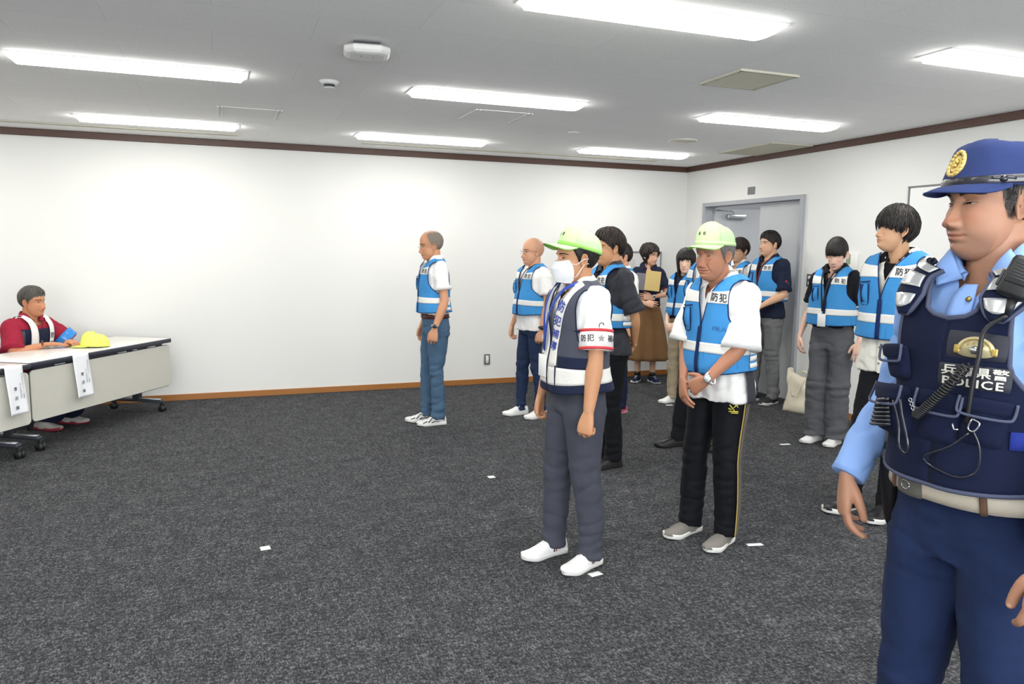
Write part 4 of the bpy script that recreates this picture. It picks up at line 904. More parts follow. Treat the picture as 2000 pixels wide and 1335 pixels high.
# ---------------------------------------------------------------- a person
def person(label, loc, facing, H=1.70, sk='#c98f6b', hd=None, hp=(0, 0), wide=1.0, deep=1.0, belly=0.0, lean=0.0, feet=None, arms=None, hands=None, seed=0.0, neck=1.0, eye=None, fine=1.0, headsize=1.0, roll=0.0, brow=None, pig=None, armr=1.0, hairm=None, stubble=0.0, zoff=0.0, seated=None, hipw=1.0, tilt_neck=0.0, headdx=0.0, hand_fine=.0028, sleeve_skin=None):
    k = H / 1.70; root = empty('person', loc, RD(facing), label, 'person'); T = Torso(H, wide, deep, belly, lean, hipw, seed, zoff); root_d = {'T': T, 'root': root, 'k': k}
    feet = feet or {1: (.03, .10, 8), -1: (-.02, -.10, -8)}; arms = arms or {}
    A = {}
    for s in (1, -1):
        d = dict(w=(.045, s * .245, .850), f=(.10, -s * .02, -1), z=(.35, s, 0), pole=(-1, s * .35, 0), curl=.42, thumb=.35); d.update(arms.get(s, {}))
        S = V((-.012 + lean * .45 * k, s * .158 * wide * k, 1.382 * k + zoff)); W = V(d['w']) * k
        if zoff and seated: W = V(d['w'])
        E = elbow(S, W, .290 * k, .255 * k, d['pole']); MH = frame(W, d['f'], d['z'], s); A[s] = dict(S=S, E=E, W=W, MH=MH, **{q: d[q] for q in ('curl', 'thumb')}, d=d)
    root_d['A'] = A
    # core
    g = G(); g.loft([[T.pt(360 * j / 28, 10 * i / 20, -.012, 0) for j in range(28)] for i in range(20)])
    hx = .018 + lean * .62 * k + headdx; hz = 1.587 * k + zoff; pv = V((hx - .035, 0, hz - .085))
    MHd = Matrix.Translation(pv) @ Matrix.Rotation(RD(hp[0]), 4, 'Z') @ Matrix.Rotation(RD(hp[1]), 4, 'Y') @ Matrix.Rotation(RD(roll), 4, 'X') @ Matrix.Translation(V((hx, 0, hz)) - pv) @ Matrix.Scale(headsize, 4)
    hd.M = MHd
    top = MHd @ V((-.022, 0, -.035)); n0 = V((-.012 + lean * .5 * k, 0, 1.36 * k + zoff)); mid = n0.lerp(top, .5)
    tube(g, [tuple(n0) + (.066 * neck, .066 * neck), tuple(n0.lerp(top, .35)) + (.058 * neck, .060 * neck), tuple(mid.lerp(top, .4)) + (.0545 * neck, .058 * neck), tuple(top) + (.056 * neck, .062 * neck)], n=20, k=4, ref=(0, 1, 0))
    for s, a in A.items():
        S, E, W = a['S'], a['E'], a['W']; hy = a['MH'].to_3x3() @ V((0, 1, 0)); r = armr
        tube(g, [(S.x, S.y - s * .03, S.z, .046 * r * k), tuple(S) + (.048 * r * k,), tuple(S.lerp(E, .5)) + (.043 * r * k,), tuple(S.lerp(E, .85)) + (.038 * r * k,), tuple(E) + (.037 * r * k,)], n=16, k=4, ref=(1, 0, 0), round_end=True)
        tube(g, [tuple(E) + (.036 * r * k,), tuple(E.lerp(W, .22)) + (.042 * r * k, .039 * r * k), tuple(E.lerp(W, .5)) + (.037 * r * k, .034 * r * k), tuple(E.lerp(W, .8)) + (.029 * r, .024 * r), tuple(W) + (.027, .0195), tuple(W + (a['MH'].to_3x3() @ V((.015, 0, 0)))) + (.026, .018)], n=16, k=4, ref=hy)
    if not seated:
        for s, (fx_, fy, dg) in feet.items():
            hy = s * .086 * k; tube(g, [(0, hy, .88 * k, .065), (fx_ * .3, hy + (fy - hy) * .3, .65 * k, .050), (fx_ * .6 + .005, hy + (fy - hy) * .6, .48 * k, .038), (fx_ * .85 - .005, hy + (fy - hy) * .85, .32 * k, .038), (fx_, fy, .10, .034), (fx_ + .01, fy, .06, .034)], n=14, k=4)
    me = remeshed(g, .0105, 5); g = G(); mesh_into(g, me)
    for s, a in A.items():
        if a['d'].get('hide'): continue
        hg, tips = hand_g(curl=a['curl'], thumb=a['thumb'], size=a['d'].get('size', 1.0) * (.55 + .45 * k), curls=a['d'].get('curls'), spread=a['d'].get('spread', .05)); hm = remeshed(hg, hand_fine, 2); a['tips'] = tips; a['o'] = len(g.v); mesh_into(g, hm, M=a['MH'])
    o = len(g.v); hd.grid(g, fine); o2 = len(g.v); ho = len(g.v)
    e = dict(open_=.0080, gaze=0, down=0); e.update(eye or {}); eyes(g, hd, **e)
    if brow is not False: brows(g, hd, **(brow or dict(dense=.5)))
    loc_ = [p.copy() for p in g.v[o:o2]]; g.xf(MHd, o)
    sm_ = skin(sk, sk); b = g.build('body', [sm_, m_eye, m_iris, hairm or mat('brow black', '#1b1614', rough=.6)], root, recalc=False)
    at = b.data.color_attributes.new('pigment', 'FLOAT_COLOR', 'POINT'); N = len(b.data.vertices); col = np.zeros((N, 4)); L = np.array([p[:] for p in loc_]); x, y, z = L[:, 0], np.abs(L[:, 1]) / hd.face, L[:, 2]
    def put(c, al):
        c = lin(c)[:3]; cur = col[o:o2]; k1 = np.clip(al, 0, 1); tot = k1 + cur[:, 3] * (1 - k1); cur[:, :3] = (np.array(c)[None, :] * k1[:, None] + cur[:, :3] * (cur[:, 3] * (1 - k1))[:, None]) / np.maximum(tot, 1e-6)[:, None]; cur[:, 3] = tot
    fr = (x > .03)
    put('#b5634a', fr * .22 * np.exp(-((y - .034) / .018) ** 2 - ((z + .030) / .016) ** 2)); put('#b05a48', fr * .22 * np.exp(-(y / .012) ** 2 - ((z + .040) / .010) ** 2))
    if stubble: put('#4b4441', stubble * fr * np.clip(np.exp(-((z + .088) / .026) ** 2) * np.clip((.075 - y) / .03, 0, 1) + np.exp(-(y / .022) ** 2 - ((z + .057) / .006) ** 2), 0, 1) * (1 - np.exp(-(y / .022) ** 2 - ((z + .071) / .008) ** 2)))
    lipm = fr * (y < .0235) * np.exp(-np.maximum(0, np.abs(z + .0712) - .0060 * (1 - (y / .025) ** 2)) ** 2 / .0012 ** 2); put(pig.get('lip', '#a4584c') if pig else '#a4584c', lipm * (pig.get('lipa', .55) if pig else .55))
    put('#5a2a22', fr * (y < .021) * .6 * np.exp(-((z + .0712) / .0011) ** 2)); put('#3a1d15', fr * .45 * np.exp(-((y - .0085) / .0035) ** 2 - ((z + .0475) / .0022) ** 2))
    if pig and pig.get('scalp'):
        c, al, fn = pig['scalp']; put(c, al * np.array([fn(*p) for p in L]))
    for f_ in range(len(at.data)): pass
    for s, a in A.items():
        if 'o' not in a: continue
        oo = a['o']; n_ = 0; inv = a['MH'].inverted(); idx = range(oo, min(N, o)); cs = a['tips']; P = np.array([g.v[i][:] for i in idx])
        for (tp, d, ang) in cs:
            d3 = a['MH'].to_3x3() @ d; up = a['MH'].to_3x3() @ (V((sin(ang), 0, cos(ang))) if ang else V((-.3, .3, .9))); ctr = a['MH'] @ tp + d3 * .002 + up * .006; dist = np.linalg.norm(P - np.array(ctr[:]), axis=1); mk = np.clip(1 - (dist / .0062) ** 4, 0, 1) * .55
            i0 = oo; sel = mk > col[i0:min(N, o), 3]; col[i0:min(N, o)][sel, :3] = lin('#e3b9a4')[:3]; col[i0:min(N, o)][sel, 3] = mk[sel]
    at.data.foreach_set('color', col.ravel()); root_d.update(hd=hd, body=b, feet=feet); return root_d
def shoes(P, style, **k_):
    for s, (x, y, dg) in P['feet'].items():
        sz = P['k'] * k_.get('size', 1.0); M = Matrix.Translation((x, y, 0)) @ Matrix.Rotation(RD(dg), 4, 'Z') @ Matrix.Scale(sz, 4); shoe(P['root'], M, style, s)
def table_ends(*p): return list(p)
# ================================================================ THE PEOPLE
m_wpolo = cloth('white polo cotton', '#e6e6e4'); m_wtee = cloth('white jersey', '#e9e8e6'); m_blackp = cloth('black polo', '#1b1c20'); m_char = cloth('charcoal polo', '#34353b', rough=.6); m_navy = cloth('navy polo', '#1e2436'); m_ivory = cloth('ivory linen shirt', '#dcdad0')
m_jean = cloth('faded blue denim', '#41586f', var=.22, vscale=7, bump=.5, bscale=500); m_dkjean = cloth('dark indigo denim', '#232f48', var=.25, vscale=7, bump=.5, bscale=500); m_gtr = cloth('slate grey trousers', '#43454f', var=.05); m_bltr = cloth('black trousers', '#16171b'); m_trk = cloth('black tracksuit', '#121318', rough=.65); m_wgrey = cloth('grey wide trousers', '#5a5b60'); m_mgrey = cloth('mid grey chinos', '#6d6e70'); m_beige_t = cloth('khaki beige trousers', '#9c9079'); m_dnavy = cloth('dark navy trousers', '#1b2138')
m_wsh = mat('white shoe leather', '#e4e4e2', rough=.5, bump=.15, bscale=90); m_wsole = mat('white rubber sole', '#dfdfdb', rough=.6); m_bsh = mat('black shoe leather', '#1a1a1c', rough=.4, bump=.2, bscale=120); m_bsole = mat('black rubber sole', '#141414', rough=.7); m_gsh = cloth('grey shoe mesh', '#77736e', bscale=500); m_lacew = mat('white lace', '#e0e0de'); m_laceb = mat('black lace', '#202022')
SNK = (m_wsh, m_wsole, m_lacew, 'sneak'); BLK = (m_bsh, m_bsole, m_laceb, 'dress'); BW = (m_bsh, m_wsole, m_laceb, 'run')
h_black = hairmat('black', '#17120f'); h_brown = hairmat('dark brown', '#241b17'); h_grey = hairmat('grey', '#5f5c58', .6); h_dgrey = hairmat('dark grey', '#46423e', .5)
m_brown = mat('brown leather belt', '#4a221b', rough=.45); m_steelw = mat('steel watch', '#aab0b6', rough=.3, metal=.8); m_wblk = mat('black watch', '#24262a', rough=.4); m_fdark = mat('dark watch dial', '#33383e', rough=.2); m_fwhite = mat('white watch dial', '#dfe2e2', rough=.25); m_skyl = mat('blue lanyard ribbon', '#22409a', rough=.6); m_blkr = mat('black lanyard ribbon', '#1d1e22', rough=.7)
m_specs = mat('thin metal spectacle frame', '#9a958c', rough=.3, metal=.8); m_darkspec = mat('dark spectacle frame', '#3a3330', rough=.4)
m_lime = cloth('lime fluorescent cap cloth', '#b7d39c', bump=.15); m_limeu = cloth('lime green cap band', '#8cc462', bump=.15); m_limem = cloth('pale lime cap mesh', '#b2cda0', bump=.9, bscale=300); m_yel = cloth('yellow fluorescent cap cloth', '#dbe56a', bump=.15); m_yelm = cloth('yellow cap mesh', '#d6e070', bump=.9, bscale=300)
SHORT = [(0, .052), (25, .050), (45, .040), (62, .022), (76, -.006), (84, -.022), (92, .026), (108, .022), (118, -.02), (140, -.060), (180, -.068)]
TH_SHORT = [(0, .014), (50, .009), (75, .005), (90, .004), (120, .005), (150, .006), (180, .008)]

def blue_vest(P, **k): return vest(P['root'], P['T'], m_vblue, m_navyp, **k)
# --- man in glasses and jeans, farthest forward in the row by the back wall
hd = Head(nose=1.05, age=.8, jaw=.95, cheek=1.1)
P = person('slim man with thin grey hair, glasses, blue vest, jeans and brown belt, in profile', (1.72, 6.33, 0), 181, 1.655, '#bf8c6c', hd, (0, 9), wide=.94, deep=.93, lean=.02, feet={1: (.0, .075, 4), -1: (.055, -.095, -2)}, arms={1: dict(w=(.075, .235, .865), f=(.16, -.02, -1), z=(.5, 1, 0), curl=.6, thumb=.6), -1: dict(w=(.06, -.22, .86))}, seed=1, eye=dict(open_=.004), pig=dict(scalp=('#6b6259', .5, lambda x, y, z: sm(.02, .05, z + .9 * max(0, -x) + .02) * sm(.06, .02, x) if z > -.07 else 0)), neck=.95)
hair(P['root'], hd, hairmat('thin grey', '#6f675e', .6), [(0, .105), (60, .10), (75, .04), (85, .0), (92, .022), (110, .02), (120, -.03), (180, -.055)], th=.003, top=-.004, locks=240, lw=.003, seed=3)
glasses(P['root'], hd, m_specs)
shirt(P['root'], P['T'], m_wpolo, P['A'], hem=.975, pad_=.008, sleeve=.62, sr=(.064, .066, .070), cut=.07, cutw=.025); collar(P['root'], P['T'], m_wpolo)
blue_vest(P, hem=1.0, off=.024, flare=.030)
belt(P['root'], P['T'], m_brown, z=.965, h=.036, off=.017, buckle=m_brown)
trousers(P['root'], P['T'], m_jean, P['feet'], fat=(.93, .92, .93), rise=.965, seed=1, wr=1.5)
shoes(P, (mat('white and black running shoe', '#cfcfcf', rough=.5, var=.0), m_wsole, m_laceb, 'run'))
for s, (x, y, dg) in P['feet'].items():
    M = Matrix.Translation((x, y, 0)) @ Matrix.Rotation(RD(dg), 4, 'Z'); g = G()
    for a, b in (((.02, .041, .05), (.06, .045, .075)), ((.06, .045, .075), (.10, .0485, .035)), ((.0, .038, .035), (.045, .043, .04)), ((.045, .043, .04), (.07, .0465, .03)), ((-.05, .034, .04), (-.02, .038, .075)), ((.11, .046, .045), (.15, .044, .03))):
        for q in (-1, 1): tube(g, [(a[0], a[1] * q, a[2], .004, .0018), (b[0], b[1] * q, b[2], .004, .0018)], n=6, k=1, ref=(1, 0, 0))
    g.xf(M); g.build('shoe_stripe', m_bsh, P['root'])
watch(P['root'], P['A'][1], m_steelw, m_fdark)
# --- bald man in glasses
hd = Head(nose=1.0, age=.4, jaw=1.03, cheek=1.05)
P = person('bald man with glasses, blue vest over untucked white T-shirt, dark jeans', (2.63, 6.33, 0), 189, 1.60, '#c8977a', hd, (-3, 0), wide=1.0, belly=.015, feet={1: (-.03, .095, 12), -1: (.06, -.095, -4)}, arms={1: dict(w=(.05, .24, .855), z=(.6, 1, 0), curl=.75, thumb=.7), -1: dict(w=(.08, -.26, .865), z=(.6, -1, 0), curl=.6)}, seed=2, eye=dict(open_=.006), brow=dict(dense=.35, th=.7), pig=dict(scalp=('#8d7465', .35, lambda x, y, z: sm(-.02, .03, z) * sm(.03, -.02, x))))
glasses(P['root'], hd, m_darkspec)
shirt(P['root'], P['T'], m_wtee, P['A'], hem=.845, pad_=.014, sleeve=.66, sr=(.068, .072, .076), flare=.014); G_ = G(); wire(G_, [P['T'].pt(10 * i, 9.55, .012, 0) for i in range(36)], .006, closed=True, k=1); G_.build('collar', m_wtee, P['root'])
blue_vest(P, hem=1.0, off=.026, flare=.03); lanyard(P['root'], P['T'], m_blkr, zb=1.20, badge=None)
trousers(P['root'], P['T'], m_dkjean, P['feet'], fat=(.97, .95, .86), rise=.93, seed=2, wr=1.5); shoes(P, SNK); watch(P['root'], P['A'][1], m_wblk, m_fdark)
# --- masked man in the lime cap, foreground
hd = Head(nose=.9, jaw=1.02, age=.3)
P4 = P = person('man in lime cap and white mask, dark vest with white bands and red-edged armband', (1.575, 3.235, 0), 184, 1.575, '#bb8a68', hd, (-5, 1), wide=.98, deep=.95, belly=.012, feet={1: (-.035, .10, 20), -1: (.055, -.10, 8)}, arms={1: dict(w=(.075, .25, .842), f=(.22, .04, -1), z=(1.0, .55, 0), curl=.95, thumb=.8), -1: dict(w=(.07, -.265, .84), z=(.6, -1, 0), curl=.8)}, seed=4, fine=1.15, eye=dict(open_=.005), armr=1.06)
hair(P['root'], hd, h_black, [(0, .09), (50, .06), (70, .01), (80, -.015), (92, .024), (108, .015), (118, -.03), (150, -.062), (180, -.066)], th=.006, top=.004, locks=420, lw=.003, seed=4)
ballcap(P['root'], hd, m_lime, m_limem, m_limeu, Ht=.092, visor=.074, label='lime green cap with pale mesh back', tilt=-12, letters=[('會', 10), ('松', -10)])
mask_face(P['root'], hd, mat('white mask fabric', '#e3e6e8', rough=.8, bump=.3, bscale=300))
sh = shirt(P['root'], P['T'], m_wpolo, P['A'], hem=.93, pad_=.010, sleeve=.80, sr=(.066, .072, .076), cut=.06, cutw=.024, wr=.008, voxel=.0075); collar(P['root'], P['T'], m_wpolo, m2=mat('blue collar stripe', '#2a4584'))
m_mesh = cloth('dark grey mesh', '#474a55', bump=.9, bscale=220, rough=.7); m_dnv = cloth('dark navy vest edge', '#20263c'); m_wband = mat('white quilted band', '#d9d8d2', rough=.55, bump=.7, bscale=70)
T = P['T']; ve, O, thF, thA = vest(P['root'], T, m_mesh, m_dnv, hem=.925, vz=1.13, off=.030, flare=.026, letters=None, pocket=False, side_bands=False, front_bands=False, za=1.10, strap=.135, zipm=False, yneck=.072)
T.wr = .010
def vgrid(z0, z1, a0, a1, mt, name, o=.004, n=18, par=None, absolute=False):
    k = T.k; g = G(); rows = []
    for i in range(7):
        t = T.tz((z0 + (z1 - z0) * i / 6) * k); rows.append([T.pt(a0 + (a1 - a0) * j / n, t, O(t, o)) for j in range(n + 1)])
    return g.grid(rows).build(name, mt, par or ve, solid=.001)
for s in (-1, 1):
    vgrid(.965, 1.045, s * 2, s * 178, m_wband, 'reflective_band', n=40); vgrid(.925, .965, s * 1, s * 179, m_dnv, 'hem_panel', n=30, o=.003); vgrid(1.045, 1.105, s * 22, s * 84, m_dnv, 'lower_panel', o=.003)
    g = G(); rows = []; tb = T.tz(1.045 * T.k); tt = 9.1
    for i in range(31):
        t = tb + (tt - tb) * i / 30; a = thF(t) + 1.0; yl = T.raw(a, t).y + .052 * T.k * (1 - .25 * sm(8.3, 9.1, t)); b = min(T.thy(min(yl, T.ring(t)[3] * .98), t), thA(t) - 1 if thA(t) < 90 else 88); rows.append([T.pt(s * (a + (b - a) * j / 5), t, O(t, .0045)) for j in range(6)])
    g.grid(rows).build('white_strip', m_wband, ve, solid=.001)
    if s > 0:
        g = G(); mk = mat('blue lettering', '#2b3f9c', rough=.7)
        for i, ch in enumerate('防犯補導'):
            z = (1.335 - .062 * i) * T.k; t = T.tz(z); a = thF(t) + 1; yl = T.raw(a, t).y + .026 * T.k; th0 = T.thy(yl, t); f = T.patch(th0, T.pt(th0, t, 0, 0).z, O(t, .0085)); vs, fs = text2d(ch, .046); ca, sa = cos(RD(-14)), sin(RD(-14)); g.add([f(v.x * ca - v.y * sa, v.x * sa + v.y * ca) for v in vs], fs)
        g.build('lettering', mk, ve, smooth=False, recalc=False)
f = T.patch(52, 1.235 * T.k, O(6, .003)); pad(G(), f, .052, .014, .004).build('pocket_tab', m_dnv, ve)
g = G(); f = T.patch(20, 1.0 * T.k, O(2, .006)); wire(g, [f(0, y, 0) for y in (-.06, -.02, .02, .05)], .0035, k=2); g.build('zip_pull', m_dnv, ve); T.wr = 0
lanyard(P['root'], T, m_skyl, off=.050, zb=1.12, y=.060, badge=(.075, .105), wdt=.0085, side=-10)
# armband
A = P['A'][1]; d = (A['E'] - A['S']).normalized(); L_ = (A['E'] - A['S']).length; M = frame(A['S'] + d * L_ * .66, d, V((0, 1, 0)), 1)
def ring_at(q0, q1, r, n=36, wob=.0):
    return [[M @ V((x, r * cos(2 * pi * j / n), r * sin(2 * pi * j / n))) for j in range(n)] for x in (q0, (q0 + q1) / 2, q1)]
ab = G().grid(ring_at(-.045, .048, .0775), cu=True).build('armband', mat('white vinyl', '#e6e4e2', rough=.45), P['root'], solid=.0015); m_red = mat('red edge', '#c2343a', rough=.5)
for a, b in ((-.045, -.032), (.035, .048)): G().grid(ring_at(a, b, .0792), cu=True).build('red_stripe', m_red, ab, solid=.001)
def armf(u, x, o=0):  # u along circumference (m) from the outer front, x down the arm
    r = .0800 + o; a = pi / 2 - .25 - u / r; return M @ V((x, r * cos(a), r * sin(a)))
g = G(); star = []
for i in range(10): a = pi / 2 + 2 * pi * i / 10; r = .019 if i % 2 == 0 else .009; star.append((r * cos(a), r * sin(a)))
g.add([armf(-x, -y, .0005) for x, y in star] + [armf(0, 0, .001)], [(i, (i + 1) % 10, 10) for i in range(10)]); g.build('star_emblem', mat('grey emblem', '#8f8f8a', rough=.5), ab, recalc=False)
g = G()
for ch, u in (('補', -.048), ('導', -.085), ('犯', .050), ('防', .088)):
    vs, fs = text2d(ch, .034); g.add([armf(-(v.x - u) * 1, -v.y, .0022) for v in vs], fs)
g.build('lettering', m_txt, ab, recalc=False)
g = G(); wire(g, [armf(0.012, -.048, .002), armf(.010, -.064, .004), armf(-.004, -.068, .004), armf(-.010, -.058, .003)], .0022); g.build('armband_clip', m_black, ab)
trousers(P['root'], T, m_gtr, P['feet'], fat=(1.08, 1.12, 1.10), rise=.96, seed=4, wr=1.0, voxel=.0085)
shoes(P, SNK, size=1.04)
for s, (x, y, dg) in P['feet'].items():
    M2 = Matrix.Translation((x, y, 0)) @ Matrix.Rotation(RD(dg), 4, 'Z')
    for i, mm in enumerate((m_red, m_dnv)):
        g = G(); tube(g, [(.012 + .012 * i, .041, .028, .003, .0014), (.004 + .012 * i, .039, .06, .003, .0014), (.002 + .012 * i, .030, .08, .003, .0014)], n=6, k=2, ref=(1, 0, 0)); g.xf(M2); g.build('shoe_stripe', mm, P['root'])
# --- young man in charcoal, hands behind his back
hd = Head(nose=.95, jaw=.97)
P = person('young man with swept black hair, charcoal polo under blue vest, hands behind his back', (2.53, 4.70, 0), 180, 1.635, '#c9966f', hd, (0, 0), wide=1.03, feet={1: (.0, .095, 8), -1: (.0, -.095, -8)}, arms={1: dict(w=(-.165, .085, .90), f=(-.2, -1, -.5), z=(-1, .3, 0), pole=(.12, 1.0, 0), curl=.8), -1: dict(w=(-.185, -.05, .925), f=(-.2, 1, -.4), z=(-1, -.2, 0), pole=(-.35, -1, 0), curl=.8)}, seed=5)
hair(P['root'], hd, h_brown, [(0, .066), (30, .060), (55, .030), (74, .004), (84, -.014), (92, .022), (108, .018), (118, -.02), (150, -.055), (180, -.066)], th=[(0, .022), (50, .014), (85, .008), (120, .009), (150, .013), (180, .015)], top=.026, locks=420, lw=.0055, mess=2.0, seed=5, front=.012, tp=.6, tpa=.85)
shirt(P['root'], P['T'], m_char, P['A'], hem=.83, pad_=.013, sleeve=.86, sr=(.070, .076, .080), cut=.05, flare=.010, wr=.009); collar(P['root'], P['T'], m_char)
blue_vest(P, hem=1.03, off=.026, flare=.028)
trousers(P['root'], P['T'], m_bltr, P['feet'], fat=(1.0, 1.0, 1.02), rise=.93, seed=5); shoes(P, BLK, size=1.05)
# --- man mostly hidden behind the man in charcoal
hd = Head()
P = person('man in white polo and navy trousers, mostly hidden behind the man in charcoal', (3.50, 6.28, 0), 180, 1.56, '#c9987a', hd, (0, 0), wide=1.0, seed=6, fine=.7)
hair(P['root'], hd, h_black, SHORT, th=TH_SHORT, locks=160, seed=6)
shirt(P['root'], P['T'], m_wpolo, P['A'], hem=.92, sleeve=.75, sr=(.068, .070, .074)); collar(P['root'], P['T'], m_wpolo); blue_vest(P, hem=1.0)
trousers(P['root'], P['T'], m_dnavy, P['feet'], fat=(.95, .95, .95), seed=6); shoes(P, (mat('pink red shoe', '#b5586c', rough=.6), mat('pink sole', '#c98795', rough=.6), m_lacew, 'sneak'))
# --- woman in the brown skirt
hd = Head(nose=.8, jaw=.92, brow=.5, lip=1.1, eye=1.0)
P6 = P = person('woman with wavy dark bob in navy polo and long brown skirt, hugging an envelope', (4.61, 7.66, 0), 246, 1.575, '#d3a68c', hd, (34, 3), wide=.93, deep=.94, feet={1: (.03, .085, 22), -1: (.0, -.085, -22)}, arms={1: dict(w=(.195, .035, 1.075), f=(.12, -1, .05), z=(1, .2, .25), pole=(-.25, .9, -1), curl=.35, thumb=.3), -1: dict(w=(.215, -.045, 1.00), f=(.25, 1, -.12), z=(1, -.2, .2), pole=(-.15, -.8, -1), curl=.4, thumb=.3)}, armr=.86, neck=.88, seed=7, fine=.8, eye=dict(open_=.004), pig=dict(lip='#a85f58', lipa=.5))
hair(P['root'], hd, h_brown, [(0, .050), (20, .044), (38, .028), (55, .0), (66, -.075), (80, -.115), (120, -.125), (180, -.125)], th=[(0, .014), (40, .016), (70, .024), (110, .034), (180, .034)], top=.020, hang=True, locks=420, lw=.0075, wave=.008, mess=2.0, seed=7, jag=.012, inward=1.0)
glasses(P['root'], hd, m_specs)
shirt(P['root'], P['T'], m_navy, P['A'], hem=.955, pad_=.010, sleeve=.74, sr=(.060, .066, .072), cut=.06, cutw=.02, flare=.006, m_cuff=mat('dark red cuff', '#5c2030', rough=.8), cuffw=.012); collar(P['root'], P['T'], m_navy, m2=mat('red collar stripe', '#a5283f'))
T = P['T']; k = T.k; g = G(); rows = []; N = 72
for i in range(17):
    q = i / 16; z = (.985 - .70 * q) * k; rx = (.118 + .125 * q ** .8) * k; ry = (.140 + .150 * q ** .75) * k
    R = []
    for j in range(N):
        a = 2 * pi * j / N; w_ = 1 + (.035 + .045 * q) * sin(9 * a + .6 * sin(3 * a)) * min(1, q * 4) + .02 * noise.noise(V((cos(a) * 2, sin(a) * 2, q * 2))); R.append((rx * cos(a) * w_ - .004, ry * sin(a) * w_, z))
    rows.append(R)
m_skirt = cloth('brown cotton skirt', '#75573a', var=.06); sk = G().grid(rows, cu=True).build('skirt', m_skirt, P['root'], solid=.002)
g = G(); wb = [[(.121 * k * cos(2 * pi * j / 40) - .004, .144 * k * sin(2 * pi * j / 40), z) for j in range(40)] for z in (.975 * k, 1.012 * k)]; g.grid(wb, cu=True).build('waistband', m_skirt, sk, solid=.003)
shoes(P, (cloth('navy knit shoe', '#222b47'), m_wsole, m_lacew, 'run'), size=.95)
for s in (1, -1): x, y, dg = P['feet'][s]; g = G(); tube(g, [(x, y, .07, .040), (x, y, .115, .036), (x, y, .12, .030)], n=16, k=1, ref=(1, 0, 0)); g.build('sock', m_bsh, P['root'])
watch(P['root'], P['A'][1], m_wsh, m_fdark, size=.014, back=-.02)
Rf = Matrix.Translation((4.61, 7.66, 0)) @ Matrix.Rotation(RD(246), 4, 'Z')
Mf = Rf @ Matrix.Translation((.215, .0, 1.185)) @ Matrix.Rotation(RD(-6), 4, 'X') @ Matrix.Rotation(RD(-8), 4, 'Y')
tag(G().box((0, .03, 0), (.010, .17, .225), bev=.002).xf(Mf).build('manila_envelope', mat('manila paper', '#c2aa6e', rough=.75, var=.03), smooth=False), 'tan manila envelope held upright by the woman in the brown skirt', 'envelope')
tag(G().box((-.012, -.085, -.02), (.006, .14, .19), bev=.001).xf(Mf).build('document_sheaf', mat('grey printed cover', '#6e6a72', rough=.6), smooth=False), 'grey striped sheaf sticking out behind the tan envelope', 'papers')
# --- long haired woman
hd = Head(nose=.75, jaw=.88, brow=.4, lip=1.0, eye=1.1, face=.97)
P = person('young woman with long straight black hair, blue vest and khaki trousers', (4.28, 6.42, 0), 196, 1.515, '#dcb9a4', hd, (32, 0), wide=.90, deep=.92, feet={1: (-.02, .08, 12), -1: (.03, -.08, -8)}, arms={1: dict(w=(.185, .085, .905), f=(.3, -.75, -.75), z=(1, .4, .3), pole=(-.8, .8, 0), curl=.5), -1: dict(w=(.19, -.07, .90), f=(.25, .7, -.8), z=(1, -.5, .3), pole=(-.8, -.8, 0), curl=.5)}, armr=.82, neck=.84, seed=8, fine=.8, eye=dict(open_=.0095, gaze=.3), pig=dict(lip='#bd6d66', lipa=.5))
hair(P['root'], hd, h_black, [(0, .022), (22, .020), (40, .014), (54, -.0), (60, -.03), (64, -.24), (84, -.27), (120, -.29), (180, -.30)], th=[(0, .012), (40, .014), (60, .016), (90, .020), (180, .022)], top=.018, hang=True, locks=420, lw=.007, seed=8, jag=.016, inward=.25)
shirt(P['root'], P['T'], m_navy, P['A'], hem=.96, pad_=.010, sleeve=.6, sr=(.058, .062, .066)); blue_vest(P, hem=1.0, off=.022, flare=.03, strap=.118, letters=None)
trousers(P['root'], P['T'], m_beige_t, P['feet'], fat=(.98, 1.0, 1.0), rise=1.0, seed=8); shoes(P, SNK, size=.95)
# --- old man in the lime cap
hd = Head(nose=1.1, jaw=1.06, age=1.6, brow=1.2, cheek=1.25, face=1.02, eye=1.15, mouth_open=.0025, chin=1.05)
P8 = P = person('elderly man in lime cap and blue vest over wide white polo, hands clasped in front', (2.415, 3.27, 0), 193, 1.60, '#ad7a60', hd, (4, 4), wide=1.0, deep=.95, belly=.018, feet={1: (.03, .105, 16), -1: (.06, -.105, 4)}, arms={1: dict(w=(.225, .10, .925), f=(.15, -.92, -.55), z=(1, .35, .15), pole=(-.7, .9, 0), curl=.5, thumb=.1, spread=.08), -1: dict(w=(.205, -.075, .905), f=(.22, .35, -1), z=(1, -.45, .25), pole=(-.6, -.9, 0), curl=.35, thumb=.2, spread=.08)}, seed=9, fine=1.25, eye=dict(open_=.0050, gaze=-.2), brow=dict(dense=.5, th=.8), headsize=1.03, armr=1.0, hairm=m_gsh, pig=dict(lip='#8f4a42', lipa=.4), lean=.03, headdx=.045)
hair(P['root'], hd, h_grey, [(0, .09), (50, .06), (70, .008), (80, -.018), (92, .024), (108, .015), (118, -.03), (150, -.062), (180, -.066)], th=.008, top=.004, locks=460, lw=.003, seed=9)
ballcap(P['root'], hd, m_lime, m_limem, m_limeu, Ht=.098, visor=.070, label='lime green cap with small black characters on the front', tilt=-3, drop=.005, m_band=m_lime, letters=[('高', -12), ('松', 8)])
shirt(P['root'], P['T'], m_wpolo, P['A'], hem=.795, pad_=.018, sleeve=1.0, sr=(.068, .082, .100), cut=.05, cutw=.020, wr=.009, voxel=.0080, flare=.014); collar(P['root'], P['T'], m_wpolo, leaf=.05)
